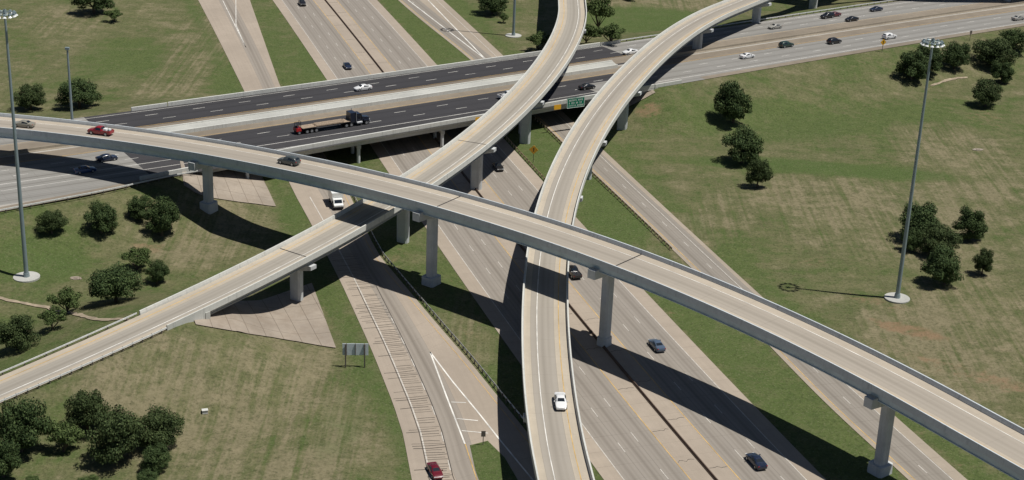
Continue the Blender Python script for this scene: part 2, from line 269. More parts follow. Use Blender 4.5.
def pavement(name, base, c0=0., pitch=3.5, lanes=0, stain=.28, worn=None, J=4.6, mottled=.2, mirror=False, lanecol=None, joint=.35):
    """road surface in metres: u across (UV x), v along (UV y); tyre and oil wear follows each lane"""
    g = NG(name); g.rough(.88, .2)
    uvn = g.node('ShaderNodeUVMap').outputs[0]; sp = g.node('ShaderNodeSeparateXYZ'); g.link(uvn, sp.inputs[0]); u, v = sp.outputs[0], sp.outputs[1]
    if mirror: u = g.m('ABSOLUTE', u)
    p = g.pos()
    big = g.noise(p, .035, 4, .6); mid = g.noise(p, .45, 5, .65); fine = g.noise(p, 3.5, 3, .7)
    streak = g.noise(g.vscale(uvn, (1.7, .03, 1)), 1, 4, .6); streak2 = g.noise(g.vscale(uvn, (.5, .012, 1)), 1, 3, .6)
    c = g.mix(g.remap(big, .35, .65), tuple(x*(1-mottled*.5) for x in base), tuple(x*(1+mottled*.35) for x in base))
    c = g.mix(g.remap(mid, .3, .75, 0, mottled*1.3), c, tuple(x*.55 for x in base))
    c = g.mix(g.remap(streak, .4, .8, 0, .28), c, tuple(x*.6 for x in base))
    if lanes:
        t = g.m('DIVIDE', g.m('SUBTRACT', u, c0), pitch)
        ins = g.m('MULTIPLY', g.m('GREATER_THAN', t, 0.0), g.m('LESS_THAN', t, float(lanes)))
        f = g.m('ABSOLUTE', g.m('SUBTRACT', g.m('FRACT', t), .5))          # 0 mid lane .. .5 line
        lc = lanecol or tuple(x*.72 for x in base)
        c = g.mix(g.m('MULTIPLY', ins, .75), c, g.mix(g.remap(streak2, .3, .7), lc, tuple(x*.86 for x in lc)))
        oil = g.m('MULTIPLY', g.remap(f, .0, .17, 1, 0), g.remap(streak2, .25, .65, .35, 1.))
        tyre = g.m('MULTIPLY', g.remap(g.m('ABSOLUTE', g.m('SUBTRACT', f, .25)), 0., .1, 1, 0), g.remap(streak, .3, .7, .3, 1))
        wear = g.m('MULTIPLY', ins, g.m('MAXIMUM', oil, g.m('MULTIPLY', tyre, .6)))
        c = g.mix(g.m('MULTIPLY', wear, stain), c, tuple(x*.28 for x in base))
        jl = g.m('MULTIPLY', ins, g.m('GREATER_THAN', f, .482)); c = g.mix(g.m('MULTIPLY', jl, joint), c, tuple(x*.2 for x in base))
    if J:
        jt = g.m('LESS_THAN', g.m('FRACT', g.m('DIVIDE', v, J)), .11/J)
        jt = g.m('MULTIPLY', jt, g.remap(big, .4, .6, .3, 1.)); c = g.mix(g.m('MULTIPLY', jt, joint), c, tuple(x*.25 for x in base))
    c = g.mix(g.remap(fine, .3, .75, 0, .22), c, tuple(x*.62 for x in base))
    g.col(c); g.bump(fine, .15, .02); return g.mat
M = {}
M['conc'] = concrete('weathered concrete', (.50, .50, .46), .22)
M['conc_pier'] = concrete('pier concrete', (.58, .60, .60), .2)
M['conc_white'] = concrete('pale barrier concrete', (.62, .62, .575), .15)
M['conc_blue'] = concrete('shade tinted concrete', (.56, .60, .62), .15)  # bluish tint puts the skylit shade of the top flyover's parapets into their colour
M['tan_conc'] = concrete('tan barrier concrete', (.36, .31, .24), .25)
M['paving'] = concrete('slope paving', (.375, .32, .26), .3, False)
def add_joints(mat, a, k):
    t = mat.node_tree; bs = t.nodes['Principled BSDF']; src = bs.inputs['Base Color'].links[0].from_socket
    g = NG.__new__(NG); g.mat = mat; g.t = t; g.n = t.nodes; g.b = bs
    sp = g.node('ShaderNodeSeparateXYZ'); g.link(g.pos(), sp.inputs[0]); x, y = sp.outputs[0], sp.outputs[1]
    u = g.m('ADD', g.m('MULTIPLY', x, math.cos(a)), g.m('MULTIPLY', y, math.sin(a))); v = g.m('SUBTRACT', g.m('MULTIPLY', y, math.cos(a)), g.m('MULTIPLY', x, math.sin(a)))
    ln = g.m('MAXIMUM', g.m('LESS_THAN', g.m('FRACT', g.m('DIVIDE', g.m('ADD', u, 900.), 3.2)), .04), g.m('LESS_THAN', g.m('FRACT', g.m('DIVIDE', g.m('ADD', v, 900.), 6.4)), .02))
    d = g.noise(g.pos(), .25, 5, .7)
    c = g.mix(g.m('MULTIPLY', ln, k), src, (.09, .07, .05)); g.col(g.mix(g.remap(d, .45, .75, 0, .5), c, (.19, .145, .105)))
add_joints(M['paving'], R(20), .6)
M['dark_conc'] = concrete('stained barrier', (.12, .085, .065), .3)
M['steel_girder'] = simple('painted steel girder', (.46, .54, .58), .5, 0, .12, .6)
M['galv'] = simple('galvanised steel', (.55, .56, .54), .6, 0, .15, 2)
M['rusty'] = simple('rusty rail', (.42, .32, .21), .8, 0, .35, 2)
M['galv_dark'] = simple('weathered steel post', (.14, .12, .10), .8, 0, .2, 2)
M['mast'] = simple('mast steel', (.24, .30, .32), .4, .2, .08, .5)
M['lamp'] = simple('lamp housing', (.75, .76, .74), .3, 0, 0)
M['white_paint'] = simple('white road paint', (.66, .64, .59), .7, 0, .3, .35)
M['faded_white'] = simple('faded white road paint', (.52, .49, .44), .7, 0, .25, .9)
M['yellow_paint'] = simple('yellow road paint', (.52, .34, .12), .7, 0, .3, .35)
M['groove'] = simple('worn rumble groove', (.055, .048, .042), .8, 0, .4, 1)
M['tar'] = simple('tar seal', (.035, .03, .028), .8, 0, .2, 2)
M['fwy'] = pavement('freeway concrete', (.385, .325, .262), 3.7, 3.37, 3, .55, J=4.6, mirror=True, lanecol=(.262, .243, .218))
M['ramp'] = pavement('ramp concrete', (.385, .325, .262), 6.6, 4.4, 1, .6, J=4.6, lanecol=(.29, .262, .228), joint=.2)
M['front'] = pavement('frontage concrete', (.37, .315, .25), 1.0, 3.0, 2, .5, J=4.6, lanecol=(.245, .228, .205))
M['xconc'] = pavement('highway concrete', (.42, .395, .35), 6.2, 4.0, 6, .8, J=4.6, mirror=True, lanecol=(.225, .222, .213), mottled=.35)
M['xshoulder'] = pavement('brown shoulder', (.26, .22, .172), 0, 3, 0, 0, J=0, mottled=.4)
M['xasph'] = pavement('bridge asphalt', (.066, .064, .066), 6.2, 4.0, 3, .5, J=0, mirror=True, lanecol=(.050, .049, .054), mottled=.5)
M['deckA'] = pavement('curved deck concrete', (.47, .41, .325), -2.6, 4.1, 1, .42, J=6.5, lanecol=(.32, .295, .26), joint=.22)
M['deckB'] = pavement('ramp deck concrete', (.47, .41, .325), -1.5, 3.9, 1, .42, J=6.5, lanecol=(.32, .30, .265), joint=.22)
M['deckC'] = pavement('flyover deck concrete', (.46, .40, .32), -2.4, 5.0, 1, .38, J=6.5, lanecol=(.345, .31, .265), joint=.22)
M['soil'] = simple('bare soil', (.2, .14, .09), .95)
def ground_mat():
    g = NG('grass ground'); g.rough(.95, .1); p = g.pos()
    n1 = g.noise(p, .016, 4, .6, .6); n2 = g.noise(p, .06, 6, .66, .5); n3 = g.noise(p, .30, 6, .78, .2); n4 = g.noise(p, 1.5, 5, .8); n6 = g.noise(g.vscale(p, (1, 1.4, 1)), .13, 5, .75, .3)
    streak = g.noise(g.vscale(p, (.5, .03, .1)), 1, 4, .6); mow = g.noise(g.vscale(p, (1.2, .016, .1)), 1, 2, .5); diag = g.noise(g.vscale(p, (.03, .28, .1)), 1, 4, .6)
    lush = g.attr('lush'); dry = g.attr('dry'); soil = g.attr('soil')
    def cen(x, k): return g.m('MULTIPLY', g.m('SUBTRACT', x, .5), k)
    f = g.m('ADD', cen(n2, 1.5), .50)
    for x, k in ((n1, .8), (n3, 1.1), (n6, .9), (diag, .45)): f = g.m('ADD', f, cen(x, k))
    f = g.m('ADD', f, g.m('MULTIPLY', cen(streak, 1.2), g.m('ADD', dry, .35)))
    f = g.m('ADD', f, g.m('MULTIPLY', cen(mow, 1.3), g.m('ADD', dry, .12)))
    f = g.m('ADD', f, g.m('MULTIPLY', g.m('SUBTRACT', dry, lush), .42))
    green = g.mix(g.remap(n3, .3, .7), (.064, .094, .029), (.108, .132, .046))
    olive = g.mix(g.remap(n6, .3, .7), (.098, .106, .047), (.144, .142, .068))
    tan = g.mix(g.remap(n3, .3, .7), (.152, .138, .078), (.235, .202, .124))
    c = g.mix(g.remap(f, .22, .52), green, olive); c = g.mix(g.remap(f, .58, .95), c, tan)
    l2 = g.m('ADD', g.m('MULTIPLY', lush, .7), g.m('ADD', cen(n2, 1.2), cen(n3, .9)))
    c = g.mix(g.remap(l2, .35, .85, 0, .75), c, g.mix(g.remap(n4, .3, .7), (.048, .090, .023), (.088, .132, .038)))
    s = g.m('ADD', soil, g.m('ADD', cen(n3, 1.9), g.m('ADD', cen(n6, 1.6), cen(n4, .7))))
    c = g.mix(g.remap(s, .42, .95, 0, .85), c, g.mix(g.remap(n4, .3, .7), (.185, .115, .066), (.300, .200, .122)))
    c = g.mix(g.remap(n4, .48, .70, 0, .7), c, (.026, .034, .012))
    n5 = g.noise(p, 2.7, 3, .8); c = g.mix(g.remap(n5, .54, .74, 0, .55), c, (.255, .235, .150))
    g.col(c); g.bump(n4, .8, .25); return g.mat
M['ground'] = ground_mat()
# ---------------------------------------------------------------- ground
def axis(lo, hi, step, far):
    a = list(np.arange(lo, hi+step/2, step)); s = step; q = hi
    while q < far: s *= 1.5; q += s; a.append(q)
    s = step; q = lo
    while q > -far: s *= 1.5; q -= s; a.insert(0, q)
    return np.array(a)
gx = axis(-190, 230, 1.6, 9000); gy = axis(185, 560, 1.6, 12000)
X, Y = np.meshgrid(gx, gy); Z = terrain(X, Y)
nx, ny = len(gx), len(gy)
me = bpy.data.meshes.new('ground'); ii = np.arange(nx*ny).reshape(ny, nx)
quads = np.stack([ii[:-1, :-1], ii[:-1, 1:], ii[1:, 1:], ii[1:, :-1]], -1).reshape(-1, 4)
me.from_pydata(np.stack([X, Y, Z], -1).reshape(-1, 3).tolist(), [], quads.tolist())
def blobs(lst):
    a = np.zeros_like(X)
    for x, y, rx, ry, ang, s in lst:
        ca, sa = math.cos(ang), math.sin(ang); dx, dy = X-x, Y-y; q = ((dx*ca+dy*sa)/rx)**2+((-dx*sa+dy*ca)/ry)**2
        a = np.maximum(a, s*np.clip(1.6-q*1.1, 0, 1)) if s > 0 else a+s*np.clip(1.6-q*1.1, 0, 1)
    return a
U = fu(X, Y)
LUSH = blobs(LUSHL); DRY = blobs(DRYL); SOIL = blobs(SOILL)
LUSH = np.maximum(LUSH, .8*np.clip(1-np.abs(U+43.5)/5, 0, 1)); LUSH = np.maximum(LUSH, .65*((U > 17) & (U < 29))); LUSH = np.maximum(LUSH, .45*((U < -16) & (U > -29)))
LUSH = np.maximum(LUSH, .7*np.clip(1-np.abs(U-42)/5, 0, 1))
for e_ in (17.6, -17.5, 39.6, -41.2): SOIL = np.maximum(SOIL, .33*np.clip(1-np.abs(U-e_)/1.8, 0, 1))

for nm, arr in (('lush', LUSH), ('dry', DRY), ('soil', SOIL)):
    at = me.attributes.new(nm, 'FLOAT', 'POINT'); at.data.foreach_set('value', arr.ravel().astype(np.float32))
me.materials.append(M['ground']); me.polygons.foreach_set('use_smooth', [True]*len(me.polygons))
gob = bpy.data.objects.new('ground', me); C.objects.link(gob); tag(gob, kind='structure')
# ---------------------------------------------------------------- freeway and its ramps (at ground level)
FY = np.r_[np.arange(20, 200, 12.), np.arange(200, 530, 4.), np.arange(534, 1400, 30.)][::-1]
FW = np.column_stack([fwx(FY), FY, np.zeros(len(FY))])          # runs towards the camera: left (+u) is picture-left
FW = FW[::-1]                                                    # now runs away: +u is picture-right
def u_line(u, y0, y1, step=4., z=0.):
    ys = np.arange(y0, y1+step/2, step); p = np.column_stack([fwx(ys), ys, np.full(len(ys), z)]); return offset(p, u)
fw = road('freeway', FW, -16.8, 16.9, M['fwy'], 0.0, kind='structure')
s_of = lambda line, y: np.interp(y, np.array(line)[:, 1], arclen(line))
mb = MB(); my = MB()
for sg in (-1, 1):
    paint(my, FW, sg*3.75, .15); paint(mb, FW, sg*13.8, .15)
mb.build('edge_line', M['faded_white'], fw, kind='structure'); my.build('yellow_line', M['yellow_paint'], fw, kind='structure')
mb = MB()
for k_, u_ in enumerate((-10.4, -7.05, 7.05, 10.4)): paint(mb, FW, u_, .12, dash=(3.2, 12.2), phase=k_*2.7)
mb.build('lane_line', M['faded_white'], fw, kind='structure')
mb = MB(); rr = random.Random(3)
for t in np.arange(10, arclen(FW)[-1]-20, 14.5):
    for sg in (-1, 1):
        if rr.random() < .8:
            tt = t+rr.uniform(-3, 3); a, d = at_s(FW, tt); n_ = np.array([d[1], -d[0]])
            q = [a[:2]+n_*sg*u+d*rr.uniform(-.35, .35)*(u > .7) for u in np.linspace(.6, 3.5, 7)]
            q3 = np.array([[*k, 0] for k in q]); ribbon(mb, q3-np.array([*(d*.05), 0]), q3+np.array([*(d*.05), 0]), 0, 1, 1, .016)
mb.build('cracked_joint', M['tar'], fw, kind='structure')
# frontage road on the right
fl = np.array(FRONT_L)[::-1]
fy = np.r_[np.arange(40, 216, 8.), np.arange(216, 524, 4.), np.arange(530, 1200, 30.)]
flx = np.interp(fy, fl[:, 1], fl[:, 0]); ufl = fu(np.interp(np.clip(fy, 219.4, 519), fl[:, 1], fl[:, 0]), np.clip(fy, 219.4, 519))
k5 = np.ones(9)/9; ufl = np.convolve(np.pad(ufl, 4, 'edge'), k5, 'valid')
base_l = np.column_stack([fwx(fy), fy, np.zeros(len(fy))])
pL, pR = offset(base_l, ufl), offset(base_l, 38.6)
mb = MB(); ribbon(mb, pL, pR, 0, 38.6-ufl, 2, .004)
fr = mb.build('frontage_road', M['front'], kind='structure')
mb = MB(); q = offset(base_l, 38.6-2.3); paint(mb, q, 0, .15, .024); mb.build('edge_line', M['faded_white'], fr, kind='structure')
mb = MB(); q = offset(base_l, ufl+1.0); paint(mb, q, 0, .15, .024); mb.build('yellow_line', M['yellow_paint'], fr, kind='structure')
mb = MB(); q = offset(base_l, ufl+4.0); paint(mb, q, 0, .13, .024, dash=(2.6, 12)); mb.build('lane_line', M['faded_white'], fr, kind='structure')
mb = MB(); q0, q1 = offset(base_l, ufl+5.5), offset(base_l, 38.6-3.6); 
for a, b in (((-9.6, 450.6), (-37.6, 520)), ((-9.6, 450.6), (-31, 521))):
    q = np.array([[*a, 0], [(a[0]+b[0])/2, (a[1]+b[1])/2, 0], [*b, 0]], float); paint(mb, q, 0, .35, .026)
mb.build('gore_line', M['white_paint'], fr, kind='structure')
# collector ramp on the left
rl = np.array(RAMP_L)[::-1]
ry = np.r_[np.arange(40, 228, 6.), np.arange(228, 524, 4.), np.arange(530, 1200, 30.)]
xr = np.where(ry < 228.7, 3.8+(228.7-ry)*.44, np.interp(ry, np.r_[rl[:, 1], [417, 511]], np.r_[rl[:, 0], [-64.6, -88.4]]))
basr = np.column_stack([fwx(ry), ry, np.zeros(len(ry))])
LE = np.array([[-4.5, 180], [-8.4, 191], [-13.8, 212.5], [-16.2, 226.4], [-18.6, 236.5], [-23.1, 252.9], [-25.7, 261.9], [-32.8, 285.4], [-43.2, 317.5], [-51.3, 341.3]])
pL = offset(basr, -40.4); k_ = ry < 341; pL[k_, 0] = lin(LE[:, ::-1], pL[k_, 1]); LEr = pL.copy()
pR = np.column_stack([xr, ry, np.zeros(len(ry))]); pR[:, 0] = np.where(ry > 511, -88.4-(ry-511)*.22, pR[:, 0])
ur = np.hypot(*(pR-pL)[:, :2].T)*.93
mb = MB(); ribbon(mb, pL, pR, 0, ur, 3, .004); rp = mb.build('collector_ramp', M['ramp'], kind='structure')
i0 = ry < 345
mb = MB(); q = offset(LEr, 2.9)[i0]; paint(mb, q, 0, .2, .024); q = offset(LEr, 6.2)[ry < 290]; paint(mb, q, 0, .15, .024, dash=(3, 9)); mb.build('edge_line', M['faded_white'], rp, kind='structure')
mb = MB(); q = np.array([p for p, y in zip(pR, ry) if 200 < y < 345]); paint(mb, q, -1.1, .11, .024); 
q = np.array([[-6.4, 225.5, 0], [-3.9, 213.3, 0], [-1.2, 200, 0], [4, 170, 0]]); paint(mb, q, 0, .15, .024)
mb.build('yellow_line', M['yellow_paint'], rp, kind='structure')
mb = MB()
for q in ([(-13.8, 257), (-10.1, 240.8), (-6.2, 224.3)], [(-13.8, 257), (-9.3, 246), (-4.1, 234.2), (-.5, 225.7), (4.7, 213.9), (14, 192)]):
    paint(mb, np.array([[*k, 0] for k in q], float), 0, .26, .026)
for a, b in (((-6.9, 228.6), (-2.6, 228.1)), ((-7.9, 232.6), (-4.4, 232.2)), ((-9.1, 238.3), (-6.6, 238.3)), ((-80, 453.7), (-96.9, 509)), ((-80, 453.7), (-87.3, 478.8)), ((-87.3, 478.8), (-92.9, 510.5))):
    a_, b_ = np.array([*a, 0.]), np.array([*b, 0.]); paint(mb, np.array([a_, (a_+b_)/2, b_]), 0, .2, .026)
mb.build('gore_line', M['white_paint'], rp, kind='structure')
# transverse rumble marks in the closed strip
mb = MB(); rr = random.Random(5)
sL = arclen(LEr); s_a, s_b = np.interp(186, LEr[:, 1], sL), np.interp(300, LEr[:, 1], sL)
for t in np.arange(s_a, s_b, .74):
    c_, d = at_s(LEr, t); d = np.array([d[0], d[1], 0]); n_ = np.array([d[1], -d[0], 0])
    u0 = rr.uniform(.3, 1.5) if rr.random() < .30 else rr.uniform(2.7, 3.2); u1 = rr.uniform(5.6, 6.4); wd = rr.uniform(.05, .15)
    if rr.random() < .88:
        q = np.array([c_+n_*u0, c_+n_*(u0+u1)/2+d*rr.uniform(-.15, .15), c_+n_*u1+d*rr.uniform(-.2, .2)])
        ribbon(mb, q-d*wd/2, q+d*wd/2, 0, 1, 1, .03)
for u_ in (2.65, 6.38): paint(mb, offset(LEr[(ry > 180) & (ry < 300)], u_), 0, .12, .028)
mb.build('rumble_mark', M['groove'], rp, kind='structure')
# grass wedge of the gore
mb = MB(); wl = [(-5.4, 223.9), (-4.2, 216), (-2.6, 209), (0.2, 196), (4, 175)]; wr = [(-2.6, 225.6), (.2, 220.5), (2.6, 213), (8.5, 198), (20, 172)]
ribbon(mb, np.array([[*k, 0] for k in wl], float), np.array([[*k, 0] for k in wr], float), 0, 1, 3, .035); wedge = mb.build('grass_wedge', M['ground'], kind='structure')
for nm, vv in (('lush', .75), ('dry', 0.), ('soil', 0.)):
    at = wedge.data.attributes.new(nm, 'FLOAT', 'POINT'); at.data.foreach_set('value', [vv]*len(wedge.data.vertices))
# ---------------------------------------------------------------- cross highway
cx = np.arange(-330, 420.1, 5.); CL = np.column_stack([cx, lin(CROSS, cx), np.full(len(cx), 6.0)])
far = -lin(CROSS_FAR, cx)*1; near = lin(CROSS_NEAR, cx)
def crange(a, b): return (cx >= a-.1) & (cx <= b+.1)
def xroad(name, a, b, u0, u1, mat, dz=0, **k):
    xs = np.unique(np.r_[a, cx[(cx > a) & (cx < b)], b]); L = np.column_stack([xs, lin(CROSS, xs), np.full(len(xs), 6.0)])
    f0 = u0 if not callable(u0) else u0(xs); f1 = u1 if not callable(u1) else u1(xs)
    T = np.gradient(L[:, :2], axis=0); T /= np.linalg.norm(T, axis=1)[:, None]
    pl = L.copy(); pr = L.copy(); pl[:, 0] += T[:, 1]*f0; pl[:, 1] -= T[:, 0]*f0; pr[:, 0] += T[:, 1]*f1; pr[:, 1] -= T[:, 0]*f1
    mb = MB(); ribbon(mb, pl, pr, f0*np.ones(len(xs)), f1*np.ones(len(xs)), 2, dz); return mb.build(name, mat, kind='structure', **k)
fn = lambda x: lin(CROSS_NEAR, x); ff = lambda x: -np.abs(lin(CROSS_FAR, x))
# bridge spans x from about -80..(near) ; concrete approaches and asphalt on the bridge
hw = xroad('highway_westbound', -330, -93, ff, 0., M['xconc'], .03); xroad('highway_westbound', 34, 420, ff, 0., M['xconc'], .03)
xroad('highway_eastbound', -330, -93, 0., fn, M['xconc'], .03); xroad('highway_eastbound', 22, 420, 0., 11., M['xconc'], .03); xroad('highway_eastbound', 10, 420, 11., fn, M['xconc'], .03)
xroad('bridge_roadway_westbound', -93, 34, ff, 0., M['xasph'], .03); xroad('bridge_roadway_eastbound', -93, 22, 0., 11., M['xasph'], .03); xroad('bridge_roadway_eastbound', -93, 10, 11., fn, M['xasph'], .03)
for a, b, u0, u1 in ((-330, 420, -6.6, -1.2), (-330, 420, 1.2, 6.2)): xroad('median_shoulder', a, b, u0, u1, M['xshoulder'], .04)
for a, b in ((-330, -90), (38, 420)): xroad('outer_shoulder', a, b, lambda x: fn(x)-2.4, fn, M['xshoulder'], .04)
CLp = CL.copy(); CLp[:, 2] += .03
mb = MB(); my = MB(); md = MB()
paint(my, CLp, -7.0, .15, .02); paint(my, CLp, 5.7, .15, .02)
paint(mb, CLp, -18.1, .15, .02); paint(mb, CLp, 18.1, .18, .02)
for k_, u_ in enumerate((-14.6, -10.8, 9.8, 13.9)): paint(md, CLp, u_, .15, .02, dash=(3.2, 12.2), phase=k_*3.1)
a_ = CLp[crange(-330, -60)]; paint(mb, a_, 22, .15, .02)
hp = hw
mb.build('edge_line', M['white_paint'], hp, kind='structure'); my.build('yellow_line', M['yellow_paint'], hp, kind='structure'); md.build('lane_line', M['white_paint'], hp, kind='structure')
# overpass structure between the abutments
ov = empty('overpass_bridge', (-21, 396, 0), label='wide low overpass carrying the dark asphalt highway across the freeway', cat='bridge')
LOC = Vector((21, -396, 0))
def ob(mb, name, mat, parent=ov, **k):
    o = mb.build(name, mat, parent, **k); o.location = LOC if parent is ov else (0, 0, 0); return o
def xu(u_f, o):   # point on the cross highway plan at freeway offset u_f and cross offset o
    x = -22.0+u_f
    for _ in range(30):
        y = float(lin(CROSS, x)); s = float(lin(CROSS, x+1))-y; n = math.hypot(1, s); px, py = x+s/n*o, y-o/n
        x += (u_f-float(fu(px, py)))*.7
    return px, py
mb = MB(); NU = 18; us = np.linspace(-63, 63, NU)
def xsheet(o0, o1, z0, z1, nm, mat, par=ov, us=us):
    mb = MB(); pts = []
    for u_ in us:
        a0 = o0(u_) if callable(o0) else o0; a1 = o1(u_) if callable(o1) else o1
        p, q = xu(u_, a0), xu(u_, a1); pts.append((p, q))
    vs = []; fs = []
    for (p, q) in pts: vs += [(*p, z0), (*q, z0), (*q, z1), (*p, z1)]
    for i in range(len(pts)-1):
        b = i*4
        for k in range(4): fs.append((b+k, b+(k+1) % 4, b+4+(k+1) % 4, b+4+k))
    fs += [(0, 1, 2, 3), tuple(len(vs)-4+k for k in (3, 2, 1, 0))]
    mb.add(vs, fs); return ob(mb, nm, mat, par)
def o_near(u_): p = xu(u_, 22); return float(lin(CROSS_NEAR, p[0]))
def o_far(u_): p = xu(u_, -19); return -abs(float(lin(CROSS_FAR, p[0])))
xsheet(lambda u: o_far(u)+.0, lambda u: o_near(u)-.0, 5.65, 6.015, 'deck', M['conc'])
xsheet(lambda u: o_near(u)-.35, lambda u: o_near(u)+.12, 5.55, 7.0, 'parapet', M['conc_white'])
xsheet(lambda u: o_far(u)-.12, lambda u: o_far(u)+.35, 5.55, 7.0, 'parapet', M['conc_white'])
uw = np.linspace(-70, 60, NU)
xsheet(-2.3, -1.9, 6.02, 6.95, 'parapet', M['conc_white'], us=uw); xsheet(1.9, 2.3, 6.02, 6.95, 'parapet', M['conc_white'], us=uw)
xsheet(-1.9, 1.9, 6.02, 6.75, 'median_slab', M['conc'], us=uw)
for k in range(12):
    t = (k+.5)/12
    f = lambda u, t=t: o_far(u)*(1-t)+o_near(u)*t
    xsheet(lambda u: f(u)-.22, lambda u: f(u)+.22, 4.45, 5.65, 'girder', M['conc'])
xsheet(lambda u: o_near(u)-.9, lambda u: o_near(u)-.5, 4.45, 5.65, 'girder', M['conc'])
for ub in (-49.7, -22.2, 0, 22.2, 47.5):
    cols = np.linspace(o_far(ub)+2, o_near(ub)-1.0, 7)
    mbp = MB(); a, b = xu(ub, o_far(ub)+.6), xu(ub, o_near(ub)-.4); ang = math.atan2(b[1]-a[1], b[0]-a[0])
    cc = ((a[0]+b[0])/2, (a[1]+b[1])/2, 4.0); mbp.box(cc, (math.hypot(b[0]-a[0], b[1]-a[1]), .95, .9), ang); cap_ = ob(mbp, 'bent_cap', M['conc'])
    for o_ in cols:
        p = xu(ub, o_); mc = MB(); mc.tube((*p, -.2), (*p, 3.6), .42, n=14); ob(mc, 'column', M['conc_pier'], smooth=True)
for ub in (-63.6, 63.6):
    a, b = xu(ub, o_far(ub)-.1), xu(ub, o_near(ub)+.1); ang = math.atan2(b[1]-a[1], b[0]-a[0]); mbp = MB()
    mbp.box(((a[0]+b[0])/2, (a[1]+b[1])/2, 4.3), (math.hypot(b[0]-a[0], b[1]-a[1]), 1.0, 3.3), ang); ob(mbp, 'abutment', M['conc'])
# wing parapets beyond the abutments
for u0, u1, fo in ((-63, -74, 1), (63, 72, 1), (-63, -72, -1), (63, 70, -1)):
    vs = []; g_ = (lambda u: o_near(u)-.1) if fo > 0 else (lambda u: o_far(u)+.1)
    p, q = xu(u0*1.004, g_(u0)), xu(u1, g_(u1)); ang = math.atan2(q[1]-p[1], q[0]-p[0]); mbp = MB()
    mbp.box(((p[0]+q[0])/2, (p[1]+q[1])/2, 6.2), (math.hypot(q[0]-p[0], q[1]-p[1]), .42, 1.45), ang); ob(mbp, 'wing_wall', M['conc_white'])
# slope paving under the abutments
def drape(name, quad, n, mat, dz=.22, **k):
    a, b, c, d = [np.array(q, float) for q in quad]; mb = MB(); vs = []; uv = []
    for i in range(n+1):
        for j in range(n+1):
            s, t = i/n, j/n; q = a*(1-s)*(1-t)+b*s*(1-t)+c*s*t+d*(1-s)*t; vs.append((q[0], q[1], float(terrain(q[0], q[1]))+dz)); uv.append((s*10, t*10))
    mb.add(vs, [(i*(n+1)+j, (i+1)*(n+1)+j, (i+1)*(n+1)+j+1, i*(n+1)+j+1) for i in range(n) for j in range(n)], uv)
    # skirt thickness
    return mb.build(name, mat, **k)
def drape2(name, e0, e1, n, mat, dz=.2):
    """sheet lying on the slope between two plan outlines of equal meaning"""
    f = lambda e, t: np.array([np.interp(t, arclen(e)/arclen(e)[-1], np.array(e)[:, k]) for k in range(2)])
    mb = MB(); vs = []; uv = []
    for i in range(n+1):
        p, q = f(e0, i/n), f(e1, i/n)
        for j in range(n+1):
            r_ = p*(1-j/n)+q*(j/n); vs.append((r_[0], r_[1], float(terrain(r_[0], r_[1]))+dz)); uv.append((0, 0))
    mb.add(vs, [(i*(n+1)+j, (i+1)*(n+1)+j, (i+1)*(n+1)+j+1, i*(n+1)+j+1) for i in range(n) for j in range(n)], uv)
    return mb.build(name, mat, kind='structure')
drape2('slope_paving', PAVE_X, [xu(-62.5, o_far(-62)-4), xu(-46, o_far(-46)-4)], 60, M['paving'])
drape('slope_paving', (xu(62.5, o_near(62)+2.0), xu(46, o_near(46)+2.0), xu(46, o_far(46)-4), xu(62.5, o_far(62)-3)), 40, M['paving'], kind='structure')
drape2('slope_paving', PAVE_A, [(-59.5, 263.5), (-38.6, 285.2)], 50, M['paving'])
# ---------------------------------------------------------------- flyovers
def poly_pier(root, x, y, ztop, ang, W, style, zg=None):
    zg = float(terrain(x, y)) if zg is None else zg
    pr = MB()
    hw_, hd_ = (.98, .85) if style == 'C' else (1.25, .75)
    ch = .32
    pl = lambda a, b, c: [(-a+c, -b), (a-c, -b), (a, -b+c), (a, b-c), (a-c, b), (-a+c, b), (-a, b-c), (-a, -b+c)]
    capd = 1.5
    pr.prism(pl(hw_, hd_, ch), zg-.4, ztop-capd+.02, pl(hw_*1.05, hd_, ch))
    piero = pr.build('pier', M['conc_pier']); piero.location = (x, y, 0); piero.rotation_euler = (0, 0, ang); piero.parent = root
    piero.location = (x-root.location.x, y-root.location.y, -root.location.z)
    cp = MB(); L = W/2
    prof = [(-L, 0), (L, 0), (L, -.75), (hw_*1.3, -capd), (-hw_*1.3, -capd), (-L, -.75)]
    if style == 'C': prof = [(-L, .5), (L, .5), (L, -1.15), (hw_*1.2, -capd), (-hw_*1.2, -capd), (-L, -1.15)]
    vs = [(a, -.8, ztop+b) for a, b in prof]+[(a, .8, ztop+b) for a, b in prof]
    cp.add(vs, [tuple(range(6)), tuple(range(11, 5, -1))]+[(i, (i+1) % 6, 6+(i+1) % 6, 6+i) for i in range(6)])
    cp.build('pier_cap', M['conc_pier'], piero)
    if style == 'C':
        e_ = .22 if abs(x-17.5) < 6 else .62; pd = MB(); pd.prism(pl(hw_+e_, hd_+e_, ch), zg-.5, zg+1.7, pl(hw_+e_-.05, hd_+e_-.05, ch)); pd.build('pedestal', M['conc_pier'], piero)
    return piero
